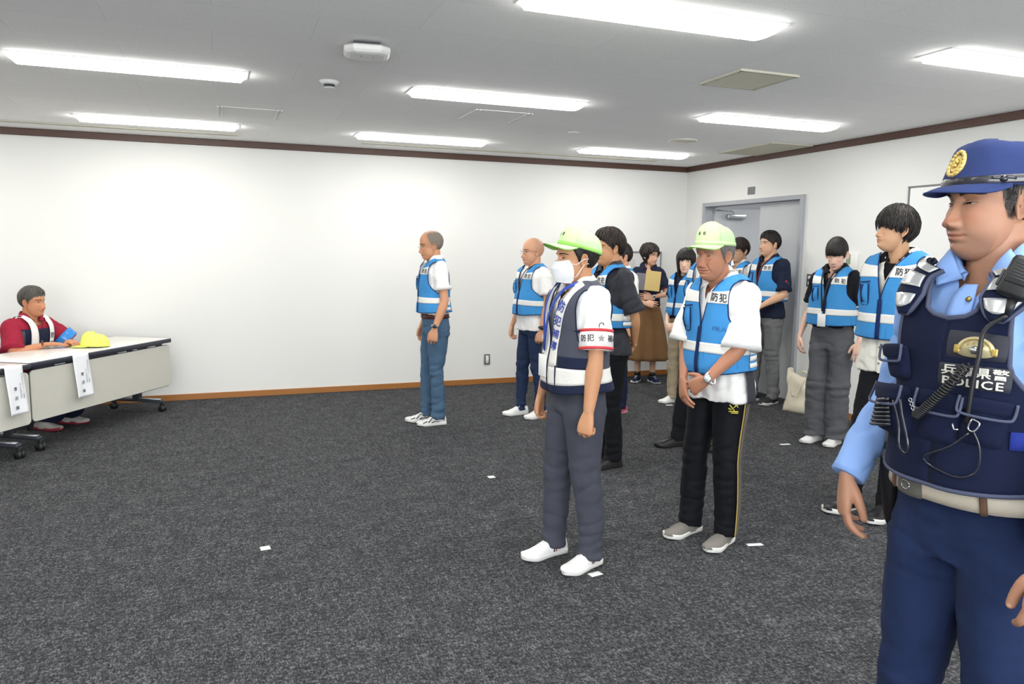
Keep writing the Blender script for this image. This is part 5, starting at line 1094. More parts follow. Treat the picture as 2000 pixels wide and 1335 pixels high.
blue_vest(P, hem=.965, off=.034, flare=.024, vz=1.205, band_z=(1.065, .055), lsize=.036)
g = G(); f = P['T'].patch(33, 1.20 * P['k'], .046); lay(g, f, 'FILA', .030, o=.004); g.build('faint_mark', mat('faint blue print', '#3a78b4', rough=.7), P['root'], smooth=False, recalc=False)
A = P['A'][1]; watch(P['root'], A, m_wsh, m_fwhite, size=.021, m_rim=m_steelw, back=-.035)
T = P['T']; k = T.k
for s in (-1, 1):
    rows = [[T.pt(s * a, T.tz(z * k), .034 + .012 * (1 - i / 5), 0) for a in (84, 90, 96, 102, 106)] for i, z in enumerate((.80, .83, .87, .91, .95, .99))]; G().grid(rows).build('side_panel', m_char, P['root'], solid=.001)
tr = trousers(P['root'], T, m_trk, P['feet'], fat=(1.05, 1.08, 1.10), rise=.93, seed=9, wr=.9, voxel=.0085)
m_gs = cloth('grey side stripe', '#5b5650'); m_goldp = mat('gold piping', '#b39a52', rough=.5)
def leg_curve(s, P_, off, ang):
    k = P_['k']; fx_, fy, dg = P_['feet'][s]; out = []
    for z, q, x, r1, r2, e in ((.84, .05, 0, .092, .104, 1.05), (.72, .15, .004, .084, .096, 1.05), (.60, .35, .010, .074, .084, 1.05), (.48, .58, .012, .066, .072, 1.08), (.40, .72, .004, .064, .070, 1.08), (.25, .92, -.006, .061, .068, 1.1), (.12, 1, -.006, .058, .064, 1.1), (.06, 1, -.002, .058, .066, 1.1)):
        hy = s * .086 * k; cx = fx_ * q + x; cy = hy + (fy - hy) * q; a = RD(ang); out.append(V((cx + (r2 * e * k + off) * sin(a), cy + s * (r1 * e * k + off) * cos(a), z * k)))
    return [V(p) for p in crs([tuple(p) for p in out], 3)]
for s in (1, -1):
    a, b = leg_curve(s, P, .006, -6), leg_curve(s, P, .006, -34); G().grid([[p, p.lerp(q, .5) + V((0, s * .004, 0)), q] for p, q in zip(a, b)]).build('side_stripe', m_gs, tr, solid=.002)
    g = G(); wire(g, leg_curve(s, P, .009, 1), .0034, k=1); g.build('gold_piping', m_goldp, tr)
g = G(); pts = leg_curve(1, P, .012, 38)[1]; nrm_ = V((.62, .78, 0)); tv = V((-.78, .62, 0)); c = pts + V((0, 0, -.035))
for a, b in (((-.024, -.012), (.024, -.012)), ((-.024, -.020), (.012, -.020)), ((-.006, -.010), (.020, .022)), ((.0, .006), (-.016, .022)), ((-.016, .022), (-.022, .008)), ((.010, -.004), (.026, .004))):
    tube(g, [tuple(c + tv * -a[0] + V((0, 0, a[1]))) + (.0030, .0016), tuple(c + tv * -b[0] + V((0, 0, b[1]))) + (.0030, .0016)], n=6, k=1, ref=(0, 0, 1))
g.build('yellow_mark', mat('yellow print', '#c7b94a', rough=.5), tr)
shoes(P, (m_gsh, m_wsole, None, 'slip'), size=1.06)
# --- young man hidden behind the old man
hd = Head()
P = person('dark-haired man in blue vest and black leather shoes hidden behind the elderly man', (3.47, 4.87, 0), 181, 1.675, '#c99775', hd, (0, 0), feet={1: (-.10, .10, 8), -1: (.16, -.10, -6)}, seed=10, fine=.7)
hair(P['root'], hd, h_black, SHORT, th=TH_SHORT, locks=200, seed=10); shirt(P['root'], P['T'], m_wpolo, P['A'], hem=.93, sleeve=.7); collar(P['root'], P['T'], m_wpolo); blue_vest(P)
trousers(P['root'], P['T'], m_bltr, P['feet'], seed=10); shoes(P, BLK, size=1.05)
# --- man with glasses by the door
hd = Head(jaw=.95, nose=.9)
P = person('young man with glasses and white shirt behind the man in the navy polo', (5.15, 6.70, 0), 187, 1.64, '#cba083', hd, (2, 3), wide=.92, arms={1: dict(w=(.21, .06, .92), f=(.3, -.8, -.5), z=(1, .4, .3), pole=(-.9, .5, 0)), -1: dict(w=(.20, -.07, .90), f=(.3, .8, -.5), z=(1, -.4, .3), pole=(-.9, -.5, 0))}, seed=11, fine=.8, eye=dict(open_=.005))
hair(P['root'], hd, h_brown, [(0, .026), (25, .024), (45, .026), (62, .012), (76, -.012), (86, -.022), (94, .012), (108, .005), (118, -.03), (150, -.065), (180, -.075)], th=[(0, .016), (60, .014), (90, .010), (130, .012), (180, .014)], top=.022, locks=340, lw=.005, mess=1.8, seed=11, tp=.6)
glasses(P['root'], hd, m_darkspec); shirt(P['root'], P['T'], m_wpolo, P['A'], hem=.92, sleeve=.7, cut=.04); collar(P['root'], P['T'], m_wpolo); blue_vest(P, hem=1.0)
trousers(P['root'], P['T'], m_bltr, P['feet'], seed=11); shoes(P, BLK)
# --- man in the navy polo by the door
hd = Head(jaw=.97, nose=1.0)
P = person('young man in navy polo, blue vest and grey trousers by the shut door leaf', (5.12, 6.20, 0), 187, 1.705, '#cba083', hd, (-10, -4), wide=1.02, feet={1: (-.02, .10, 8), -1: (.04, -.11, -6)}, arms={1: dict(w=(.225, .115, .985), f=(.3, -.8, -.4), z=(1, .4, .3), pole=(-.9, .8, 0), curl=.6), -1: dict(w=(.23, -.06, .97), f=(.3, .75, -.5), z=(1, -.4, .3), pole=(-.9, -.8, 0), curl=.6)}, seed=12, fine=.85, eye=dict(open_=.004))
hair(P['root'], hd, h_black, [(0, .064), (20, .060), (38, .042), (58, .024), (74, .004), (84, -.014), (92, .026), (108, .022), (118, -.01), (150, -.045), (180, -.055)], th=[(0, .020), (40, .015), (70, .007), (90, .004), (120, .005), (150, .008), (180, .010)], top=.020, locks=360, lw=.005, mess=1.6, seed=12, front=.006, tp=.5, tpa=.85)
sh = shirt(P['root'], P['T'], m_navy, P['A'], hem=.865, sleeve=.86, sr=(.068, .070, .074), cut=.045, cutw=.02, flare=.010); collar(P['root'], P['T'], m_navy); blue_vest(P, hem=1.035, flare=.026)
A = P['A'][1]; d = (A['E'] - A['S']).normalized(); c = A['S'] + d * .155 * P['k'] + V((.034, .066, 0)); n_ = V((.5, .85, .1))
g = G(); disc(g, c, n_, .010, .002, 14); g.build('red_emblem', m_red, sh); g = G(); [disc(g, c + V((-.012 * q * .85, .012 * q * .5, -.020)), n_, .008, .002, 12) for q in (-1, 1)]; g.build('white_emblem', m_wsh, sh)
trousers(P['root'], P['T'], m_mgrey, P['feet'], fat=(1.02, 1.0, .98), seed=12, wr=1.4); shoes(P, (cloth('dark grey knit shoe', '#303034'), m_wsole, m_laceb, 'run'))
lanyard(P['root'], P['T'], mat('red brown lanyard', '#5a2a26'), zb=1.14, badge=None)
# --- woman in wide grey trousers
hd = Head(nose=.75, jaw=.90, brow=.4, lip=1.1, face=.98, cheek=1.1)
P = person('young woman with fringe, black polo, blue vest and wide grey trousers, looking down', (4.51, 4.68, 0), 200, 1.625, '#d9b29e', hd, (14, 17), wide=.95, deep=.95, feet={1: (.0, .075, 4), -1: (.02, -.085, -6)}, arms={1: dict(w=(.07, .265, .875), f=(.12, -.05, -1), z=(1, .6, 0), curl=.28, thumb=.25), -1: dict(w=(.04, -.265, .875), f=(.10, .05, -1), z=(.7, -1, 0), curl=.5)}, armr=.86, neck=.86, seed=13, fine=.95, eye=dict(open_=.002, down=1), pig=dict(lip='#b5635c', lipa=.6))
hair(P['root'], hd, h_black, [(0, .016), (25, .014), (40, .012), (55, .002), (66, -.028), (72, .0), (84, .018), (94, .026), (110, .010), (122, -.02), (150, -.05), (180, -.055)], th=[(0, .011), (40, .010), (70, .006), (90, .004), (130, .006), (180, .009)], top=.014, locks=380, lw=.0035, seed=13, jag=.003, locklen=.55, tp=.9)
g = G(); wire(g, [(-.103, 0, -.015), (-.125, 0, -.022), (-.130, 0, -.060), (-.115, 0, -.10), (-.105, 0, -.125)], .014, n=10, k=3); g.xf(hd.M); g.build('hair', h_black, P['root'])
m_tip = mat('white tipping', '#d9d4c8', rough=.8)
shirt(P['root'], P['T'], m_blackp, P['A'], hem=.97, pad_=.011, sleeve=.80, sr=(.062, .066, .072), cut=.055, cutw=.024, m_cuff=m_tip, cuffw=.008, flare=.004); collar(P['root'], P['T'], m_blackp)
blue_vest(P, hem=1.0, off=.027, flare=.034, lsize=.030, pocket=True, letters='防犯'); lanyard(P['root'], P['T'], m_blkr, off=.056, zb=1.115, badge=(.065, .10), side=-3)
trousers(P['root'], P['T'], m_wgrey, P['feet'], fat=(1.10, 1.42, 1.52), rise=1.015, hem=.05, seed=13, wr=1.3)
shoes(P, (m_wsh, m_wsole, None, 'flat'), size=.93)
# --- tall young man in ivory shirt
hd = Head(jaw=.98, nose=.95, lip=1.05, chin=1.05)
P12 = P = person('tall young man with thick black fringe, ivory shirt under blue vest, black trousers', (3.65, 3.30, 0), 190, 1.755, '#c79c7a', hd, (-24, -8), wide=1.0, headdx=.06, feet={1: (.12, .10, 8), -1: (.17, -.10, -4)}, arms={1: dict(w=(-.175, .075, .93), f=(-.2, -1, -.5), z=(-1, .3, 0), pole=(-.1, 1.0, 0), curl=.8), -1: dict(w=(-.185, -.05, .95), f=(-.2, 1, -.4), z=(-1, -.2, 0), pole=(-.3, -1, 0), curl=.8)}, seed=14, fine=1.1, eye=dict(open_=.006))
hair(P['root'], hd, h_black, [(0, .002), (25, .004), (45, .004), (60, -.008), (74, -.020), (84, -.024), (92, .012), (102, .0), (112, -.05), (150, -.095), (180, -.100)], th=[(0, .022), (50, .022), (80, .014), (105, .012), (150, .019), (180, .021)], top=.028, locks=900, lw=.0042, seed=14, mess=2.6, jag=.026, tp=.5, tpa=.72)
shirt(P['root'], P['T'], m_ivory, P['A'], hem=.80, pad_=.016, sleeve=.75, sr=(.070, .076, .082), cut=.085, cutw=.034, flare=.016, wr=.008)
T = P['T']; k = T.k; g = G(); g.grid([[T.pt(a, t, .006, 0) for a in range(-60, 61, 10)] for t in (5, 5.6, 6.2, 7, 8, 8.8, 9.2)]).build('undershirt', m_blackp, P['root'], solid=.001); collar(P['root'], T, m_blackp, off=.008, leaf=.03, placket=.0, name='black_collar'); collar(P['root'], T, m_ivory, gap=38, off=.010, leaf=.05, placket=.0)
pad(G(), T.patch(0, .90 * k, .034), .032, .20, .003, nx=4).build('placket', m_ivory, P['root'])
for z in (.95, .86): f = T.patch(0, z * k, .038); disc(G(), f(0, 0, 0), (1, 0, 0), .006, .003, 12).build('button', mat('grey button', '#8a8a86', rough=.4), P['root'])
blue_vest(P, hem=.998, off=.040, flare=.026, vz=1.215, lsize=.036, yneck=.078, strap=.135)
trousers(P['root'], P['T'], m_bltr, P['feet'], fat=(1.0, 1.02, 1.0), rise=.93, seed=14); shoes(P, BW, size=1.08)
# --- seated man behind the table
hd = Head(nose=1.0, jaw=1.05, age=.8, cheek=1.1, face=1.02)
sx, sn = .80, .80; SL = TA + TU * sx + TN * sn; FA = math.degrees(math.atan2(-TN.y, -TN.x)); ZO = -.475
P1 = P = person('grey-haired man seated behind the table, red and navy polo under white sash bands', (SL.x, SL.y, 0), FA, 1.62, '#b8805f', hd, (4, 2), wide=1.12, deep=1.08, belly=.05, lean=.16, zoff=ZO, seated=True, arms={1: dict(w=(.355, .085, TH + .036), f=(1, -.35, -.05), z=(.05, 0, 1), pole=(-.6, 1, -.3), curl=.12, thumb=.1), -1: dict(w=(.31, -.10, TH + .036), f=(.75, .75, -.05), z=(.05, 0, 1), pole=(-.3, -1, -.5), curl=.12, thumb=.1)}, seed=15, fine=.95, eye=dict(open_=.005), armr=1.1)
hair(P['root'], hd, h_dgrey, [(0, .060), (25, .058), (45, .050), (62, .026), (76, -.0), (84, -.018), (92, .026), (108, .022), (118, -.02), (140, -.055), (180, -.064)], th=[(0, .014), (50, .010), (70, .006), (90, .004), (140, .005), (180, .006)], top=.012, locks=340, lw=.004, mess=1.6, seed=15, front=.005, tp=.5, tpa=.9)
m_redp = cloth('dark red polo', '#8e2236'); T = P['T']; k = T.k
sh = shirt(P['root'], T, m_redp, P['A'], hem=.86, pad_=.014, sleeve=.86, sr=(.074, .082, .088), cut=.05); collar(P['root'], T, m_redp, m2=mat('pale collar stripe', '#c8b4b4'), leaf=.048)
def tg(z0, z1, a0, a1, mt, name, o, n=16, par=sh, rn=10):
    return G().grid([[T.pt(a0 + (a1 - a0) * j / n, T.tz((z0 + (z1 - z0) * i / rn) * k + ZO), o, 0) for j in range(n + 1)] for i in range(rn + 1)]).build(name, mt, par, solid=.001)
tg(.93, 1.35, -70, 70, m_navy, 'navy_front_panel', .024, n=26)
for s in (-1, 1):
    g = G(); rows = []; t0 = T.tz(.95 * k + ZO)
    for i in range(25):
        t = t0 + (9.0 - t0) * i / 24; y0 = (.045 + .025 * i / 24) * k; a = T.thy(y0, t); b = T.thy(min(y0 + .055 * k, T.ring(t)[3] * .99), t); rows.append([T.pt(s * (a + (b - a) * j / 4), t, .034, 0) for j in range(5)])
    for t in (9.0, 8.2, 7, 6, 5, 4): rows.append([T.pt(s * (180 - T.thy(min((.05 + .05 * j / 4) * k, T.ring(t)[3] * .98), t)), t, .030, 0) for j in range(5)])
    sash = g.grid(rows).build('white_sash', mat('white satin band', '#e2e0de', rough=.45), P['root'], solid=.0015)
    g = G(); g.grid([[T.pt(s * a, T.tz(z * k + ZO), .027, 0) for a in (46, 52, 58, 64, 70, 76)] for z in (1.02, 1.1, 1.2, 1.28, 1.34)]).build('dark_vest_edge', m_mesh, sash, solid=.001)
    if s > 0:
        g = G()
        for i, ch in enumerate('防犯'):
            z = (1.29 - .07 * i) * k + ZO; t = T.tz(z); th0 = T.thy((.045 + .025 * (t - t0) / (9 - t0) + .0275) * k, t); f = T.patch(th0, z, .037); lay(g, f, ch, .046)
        g.build('lettering', mat('navy lettering', '#2f3650'), sash, smooth=False, recalc=False)
A = P['A'][1]; d = (A['E'] - A['S']).normalized(); M = frame(A['S'] + d * .20 * k, d, V((0, 1, 0)), 1)
G().grid([[M @ V((x, (.097 + .005 * sin(j)) * cos(2 * pi * j / 30), (.097 + .005 * cos(2 * j)) * sin(2 * pi * j / 30))) for j in range(30)] for x in (-.03, 0, .03, .05)], cu=True).build('blue_armband', mat('shiny blue vinyl', '#2c80cc', rough=.25, coat=.5), P['root'], solid=.002)
g = G(); M = P['A'][-1]['MH']
for j in range(16): a = 2 * pi * j / 16; p = M @ V((-.028, .034 * cos(a), .027 * sin(a))); bmv = []; g.merge((lambda q: (disc(q, p - V((0, 0, .005)), (0, 0, 1), .0065, .010, 10), q)[1])(G()))
g.build('bead_bracelet', mat('brown beads', '#5f3a26', rough=.3), P['root'])
g = G(); hz = .80 * k + ZO
for s in (1, -1): tube(g, [(-.02, s * .09, hz + .05, .10, .10), (.15, s * .10, hz + .04, .088, .085), (.36, s * .105, hz + .03, .070, .070), (.41, s * .105, hz - .02, .066, .066), (.38, s * .105, hz - .16, .058, .062), (.30, s * .10, .10, .052, .058), (.29, s * .10, .06, .052, .06)], n=18, k=4, ref=(0, 1, 0))
g.loft([[T.pt(360 * j / 28, 2.2 * i / 6, .010, 0) for j in range(28)] for i in range(7)]); me = remeshed(g, .011, 5); fold(me, [nz(12, 12, 12, .006, 3)]); G().build('trousers', m_dnavy, P['root'], me=me)
P['feet'] = {1: (.29, .11, 8), -1: (.27, -.14, -4)}; shoes(P, (mat('pale grey shoe', '#a9a6a2', rough=.6), mat('red sole', '#8c2b3a', rough=.6), None, 'slip'))
e = empty('chair', (SL.x, SL.y, 0), RD(FA), 'dark chair under the seated man behind the table', 'chair'); m_ch = cloth('dark chair fabric', '#24262c'); zs = hz - .062
G().box((-.01, 0, zs - .03), (.44, .46, .05), bev=.02).build('seat', m_ch, e)
for y in (-.20, .20):
    for x in (.17, -.20): g = G(); wire(g, [(x, y, zs - .05), (x * 1.1, y, .0)], .011, k=1); g.build('leg', m_leg, e)
    g = G(); wire(g, [(-.21, y, zs - .05), (-.255, y, zs + .2), (-.29, y, zs + .36)], .010, k=2); g.build('back_frame', m_leg, e)
g = G(); g.grid([[(-.275 - .02 * (1 - (y / .2) ** 2) - .03 * q, y, zs + .16 + .20 * q) for y in (-.2, -.1, 0, .1, .2)] for q in (0, .5, 1)]); g.build('backrest', m_ch, e, solid=.02)
# --- yellow cap lying on the table
hd = Head(); C_ = TA + TU * .89 + TN * .21; hd.M = Matrix.Translation((C_.x, C_.y, TH - .0275)) @ Matrix.Rotation(RD(178), 4, 'Z')
cp = ballcap(None, hd, m_yel, m_yelm, m_yel, Ht=.100, visor=.066, droop=.2); cp.name = 'baseball_cap'; tag(cp, 'bright yellow cap lying on the table beside the seated man', 'cap')
# ================================================================ THE POLICE OFFICER
hd = Head(nose=1.12, jaw=1.06, brow=1.15, lip=.95, chin=1.1, cheek=1.1, age=.12, eye=1.0, face=1.0)
OX, OY, OF = 1.61, 1.20, 186
P = person('police officer in navy cap, light blue shirt and navy utility vest', (OX, OY, 0), OF, 1.732, '#a0765f', hd, (-20, 1), wide=.90, deep=1.0, belly=.012, feet={1: (.0, .12, 10), -1: (.03, -.12, -6)}, arms={1: dict(w=(.19, .275, .905), f=(.16, -.05, -1), z=(.85, .6, .1), pole=(-1, .6, 0), curl=.5, thumb=.5, size=1.06), -1: dict(w=(.085, -.275, .918), f=(.10, .06, -1), z=(.85, -.7, .1), pole=(-1, -.42, 0), curl=.5, curls=[.38, .46, .50, .55], thumb=.95, size=1.04)}, seed=16, fine=1.9, eye=dict(open_=.0036, gaze=-.35, z0=-.0015, tilt=.0008), brow=dict(dense=1.6, th=1.5, z=.0195, arch=.0035), stubble=.34, pig=dict(lip='#9a5a50', lipa=.5, scalp=('#1d1815', .93, lambda x, y, z: max(sm(.030, .022, x - .28 * max(0, z - .0) + .38 * max(0, -z)) * sm(-.004, .002, x) * sm(-.040, -.030, z), sm(.018, .028, z) * sm(.034, .026, x - .3 * max(0, z)), sm(-.026, -.034, x) * sm(-.075, -.062, z)))), hand_fine=.0021, neck=1.10, armr=1.08)
root, T, k, A = P['root'], P['T'], P['k'], P['A']
hair(root, hd, h_black, [(0, .09), (45, .07), (60, .035), (70, -.010), (80, -.026), (86, .0), (94, .026), (108, .018), (118, -.028), (150, -.064), (180, -.070)], th=.0055, top=.004, locks=1500, lw=.0014, seed=16, jag=.010, tp=.35, tpa=1.0, locklen=.16)
m_pcap = cloth('police navy cap cloth', '#2b3761', bump=.2); m_pstrap = mat('black patent strap', '#1c1e26', rough=.3, coat=.4)
def police_cap():
    M = hd.M @ Matrix.Rotation(RD(2), 4, 'Y')
    def R(az, q, zz, lift=0.0):
        a = RD(az); fr = max(0, cos(a)); return V((-.012 + (.110 * q) * cos(a), .092 * q * sin(a), zz))
    qf = lambda q, z, fr: q * (1 - max(0, z - .054) * 4.4 * max(0, fr) ** 1.5)
    A_ = [-180 + 6 * i for i in range(60)]; rows = []
    for z, q in ((.034, .985), (.038, 1.0), (.052, 1.0), (.056, .998), (.072, .985), (.088, .968), (.102, .94), (.112, .885), (.118, .76), (.121, .55), (.122, .3), (.122, .05)):
        r = []
        for a in A_:
            fr = cos(RD(a)); up = sm(.05, .11, z) * (.014 * fr + .002 * (1 - abs(fr))); sag = 0.0; r.append(R(a, qf(q, z, fr), z + up + sag + .003 * noise.noise(V((a * .04, z * 20, 2))) + .006 * sm(.09, .13, z) * noise.noise(V((cos(RD(a)) * 2.2, sin(RD(a)) * 2.2, 4)))))
        rows.append(r)
    g = G().grid(rows, cu=True); g.xf(M); cp = g.build('cap', m_pcap, root, solid=.002); cp['label'] = 'navy police cap with gold emblem'
    g = G(); g.grid([[R(a, q, z) for a in A_] for z, q in ((.0375, 1.012), (.040, 1.022), (.053, 1.024), (.0555, 1.014))], cu=True).xf(M); g.build('chin_strap', m_pstrap, cp, solid=.0015)
    for s in (-1, 1):
        p = R(s * 62, 1.03, .047); disc(G(), p, (p.x + .012, p.y, 0), .0075, .004, 18).xf(M).build('strap_button', m_pstrap, cp); g = G(); wire(g, [R(s * a, 1.035, .047 + .004 * q) for a, q in ((50, 1), (56, .6), (66, .6), (74, 0))], .003, k=2); g.xf(M).build('strap_keeper', m_pstrap, cp)
    rows = []
    for j in range(13):
        t = j / 12; r = []
        for i in range(33):
            az = -72 + 144 * i / 32; p = R(az, 1.0, .041); ex = .050 * max(0, cos(RD(az * 1.24))) ** .62 * t; r.append(V((p.x + ex, p.y * (1 + .02 * t), p.z - .12 * ex - 1.5 * p.y ** 2 * (t * sm(0, .55, max(0, cos(RD(az * 1.24))) ** .62) + .15) - .0035 * t * t * 2)))
        rows.append(r)
    g = G().grid(rows).xf(M); v_ = g.build('visor', m_pcap, cp, solid=.003, off=0); g = G(); wire(g, rows[-1], .0022, k=1, n=8); g.xf(M).build('visor_edge', m_pcap, v_)
    # gold emblem: wreath of leaves round a disc with a flower
    g = G(); c0 = .099
    def em(u, v, o=.0):   # chart on the cap front
        az = u / .0016; zz = .080 + v * .8; return R(az, qf(lerp_tab([(.052, 1.0), (.072, .985), (.088, .968), (.102, .94), (.112, .885)], zz), zz, cos(RD(az))) + .02 + o / .10, zz + sm(.05, .11, zz) * .014 * cos(RD(az)) + o * .6)
    for s in (-1, 1):
        for i in range(9):
            a = RD(-80 + 165 * i / 8); cx, cy = s * .0215 * cos(a), .0235 * sin(a); dx, dy = -s * sin(a) * .009 + s * .004 * cos(a), cos(a) * .009
            tube(g, [tuple(em(cx - dx * .6, cy - dy * .6)) + (.0008,), tuple(em(cx, cy, .0015)) + (.0052,), tuple(em(cx + dx, cy + dy, .001)) + (.0006,)], n=8, k=2)
    pts = [[em(r * cos(a), r * 1.05 * sin(a), o) for a in [2 * pi * j / 20 for j in range(20)]] for r, o in ((.0165, 0), (.016, .0018), (.011, .0022), (.010, .0012), (.0001, .0012))]; g.grid(pts, cu=True)
    for j in range(5): a = RD(90 + 72 * j); tube(g, [tuple(em(.002 * cos(a), .002 * sin(a), .003)) + (.0026,), tuple(em(.0062 * cos(a), .0065 * sin(a), .003)) + (.0030,)], n=8, k=1, round_end=True)
    g.xf(M).build('gold_emblem', mat('pale gold thread', '#cdb56a', rough=.45, metal=.35), cp)
    g = G(); g.add([em(.028 * cos(2 * pi * j / 28), .030 * sin(2 * pi * j / 28), -.0012) for j in range(28)], [tuple(range(28))]); g.xf(M).build('emblem_patch', m_pcap, cp, solid=.001)
police_cap()
m_pshirt = cloth('light blue shirt cotton', '#7f9fd4', bump=.15, rough=.75); m_pv = cloth('police navy vest cloth', '#12182f', bump=.35); m_ptrim = cloth('grey blue binding', '#474c60'); m_ppants = cloth('police navy trousers', '#1b2745', var=.05)
shirt(root, T, m_pshirt, A, hem=.985, pad_=.010, sr=(.063, .054, .043), long_=True, cut=.045, cutw=.026, wr=.008, voxel=.006)
for s in (1, -1):
    E_, W_ = A[s]['E'], A[s]['W']; d = (W_ - E_).normalized(); c = E_.lerp(W_, .95); g = G(); tube(g, [tuple(c - d * .055) + (.044, .040), tuple(c - d * .05) + (.0465, .0425), tuple(c + d * .012) + (.047, .043), tuple(c + d * .013) + (.036, .032)], n=28, k=1, ref=(A[s]['MH'].to_3x3() @ V((0, 1, 0)))); g.build('cuff', m_pshirt, root)
cl = collar(root, T, m_pshirt, gap=20, stand=.040, leaf=.06, off=.014, placket=0)
# pointed collar leaves
for s in (1, -1):
    a = T.pt(s * 58, 9.7, .028, 0) + V((0, 0, .030)); b = T.pt(s * 20, 9.5, .016, 0) + V((0, 0, .004)); c = T.pt(s * 26, 7.55, .030, 0); d = T.pt(s * 62, 8.7, .036, 0); rows = []
    for i in range(7):
        u = i / 6; p = b.lerp(c, u); q = a.lerp(d, u); rows.append([p.lerp(q, j / 6) + V((.006, 0, .004)) * sin(pi * j / 6) for j in range(7)])
    G().grid(rows).build('collar_leaf', m_pshirt, cl, solid=.002)
g = G().grid([[T.pt(a, t, .019, 0) for a in (-6.5, -2, 2.5, 7)] for t in [4.9 + .25 * i for i in range(15)]]); g.build('shirt_front', m_pshirt, root, solid=.002)
f = T.patch(4, 1.372 * k, .022); g = G(); disc(g, f(0, 0, 0), T.nrm(0, 7), .0065, .0028, 18); g.build('button', mat('olive button', '#6f6d55', rough=.3), root); g = G(); disc(g, f(0, 0, .0025), T.nrm(0, 7), .0035, .0012, 12); g.build('button_centre', m_gold, root)
# utility vest body
OV = lambda t, o=0.0: .040 + .012 * sm(6, 1.5, t) + .006 * sm(2.6, 1.2, t) + o
T.wr = .007
def R_(a, t, o=0.0): return T.pt(a, t, OV(t, o) - .020 * abs(sin(RD(a))) ** 3)
tn_top = T.tz(1.332 * k); t_h = T.tz(.992 * k)
def thN(t):   # scooped neckline edge
    if t < tn_top: return .0
    return T.thy((.047 + .026 * sm(tn_top, 8.2, t)) * k * min(1, ((t - tn_top) / .35)) ** .4, t)
taz = T.tz(1.12 * k, 90)
def thB(t):
    if t < taz: return 90.0
    w_ = T.ring(t)[3]; y = w_ + (.100 * k - w_) * sm(taz, taz + 1.5, t); return 90.0 if y >= w_ * .995 else T.thy(y, t)
g = G()
for s in (-1, 1):
    for bk in (0, 1):
        rows = []
        for i in range(73):
            t = t_h + (8.9 - t_h) * i / 72; a, b = (thN(t), thB(t)) if not bk else (180 - thB(t), 180)
            b = max(b, a + .4); rows.append([R_(s * (a + (b - a) * j / 18), t) for j in range(19)])
        g.grid(rows)
pv = g.build('utility_vest', m_pv, root, solid=.006)
g = G(); wire(g, [R_(-180 + 6 * i, t_h, .004) for i in range(61)], .0055, k=1)
tt = [tn_top + (8.3 - tn_top) * i / 20 for i in range(21)]; wire(g, [R_(-thN(t), t, .005) for t in tt[::-1]] + [R_(thN(t), t, .005) for t in tt], .0055, k=1)
for s in (-1, 1):
    tt = [taz + (8.6 - taz) * i / 22 for i in range(23)]; wire(g, [R_(s * thB(t), t, .004) for t in tt] + [R_(s * (180 - thB(t)), t, .004) for t in tt[::-1]], .0055, k=1, closed=True)
g.build('binding', m_ptrim, pv)
# shoulder pads with reflective patches
def in_pad(s, u, v, o=0.0):   # u across -1..1, v 0 (lower tip) .. 1 (top of shoulder) 
    t = T.tz(1.335 * k, 30) + (8.75 - T.tz(1.335 * k, 30)) * v; w_ = .033 * (min(1, (v + .02) / .30)) ** .55 * (1 - .18 * sm(.7, 1, v)); yc = (.084 + .012 * sm(0, .6, v) - .018 * sm(.6, 1, v)) * k; y = max(.01, yc + u * w_ * k)
    W_ = T.ring(t)[3]; th = T.thy(min(y, W_ * .985), t); return R_(s * th, t, .012 + o + .010 * (1 - u * u) + .006 * sm(1, .3, v))
for s in (-1, 1):
    g = G(); g.grid([[in_pad(s, u, v) for u in [-1 + i / 8 for i in range(17)]] for v in [.9 * q / 30 for q in range(31)]]); sp = g.build('shoulder_pad', m_pv, pv, solid=.005)
    g = G(); wire(g, [in_pad(s, -1, .9 - .9 * q / 20, .002) for q in range(21)] + [in_pad(s, 1, .9 * q / 20, .002) for q in range(21)], .0055, k=1); g.build('binding', m_ptrim, sp)
    for v0, v1, uu in ((.06, .24, .80), (.36, .56, .86), (.66, .86, .86)):
        g = G(); g.grid([[in_pad(s, u * uu * (1 if v0 > .1 else min(1, .25 + 3.2 * j / 6)), v0 + (v1 - v0) * j / 6, .0085) for u in [-1 + i / 6 for i in range(13)]] for j in range(7)]); g.build('reflective_patch', mat('bright silver reflector', '#a6a8a8', rough=.28, metal=.45, bump=.9, bscale=28, var=.12), sp, solid=.001)
# badge, lettering patch
fB = T.patch(19, 1.288 * k, OV(5, .007)); bp = pad(G(), fB, .092, .050, .004, puff=.05, rnd=.1).build('badge_panel', mat('black badge panel', '#20222e', rough=.6), pv)
fB0 = fB; fB = lambda x, y, o=0: fB0(x * .76, y * .76, o)
g = G(); pts = [fB(.038 * cos(RD(a)), -.012 + .034 * sin(RD(a)), .007) for a in range(0, 181, 12)]; pts += [fB(.038 * math.copysign(abs(cos(RD(a))) ** .7, cos(RD(a))), -.012 + .014 * sin(RD(a)), .007) for a in range(192, 360, 12)]; g.add(pts, [tuple(range(len(pts)))]); bd = g.build('badge', mat('pale gold badge', '#bfb48e', rough=.45, metal=.3), bp, solid=.003)
g = G(); wire(g, [fB(.030 * cos(RD(a)), -.010 + .026 * sin(RD(a)), .0105) for a in range(0, 181, 12)], .0014, k=1)
for q in (-1, 1): pad(g, fB, .013, .019, .003, x=q * .036, y=-.010, o=.0085, puff=.1)
for i in range(4): wire(g, [fB(-.016 + .010 * i, .002 + .004 * (1 - abs(i - 1.5)), .0105), fB(-.013 + .010 * i, .008 + .004 * (1 - abs(i - 1.5)), .0105)], .0011, k=1)
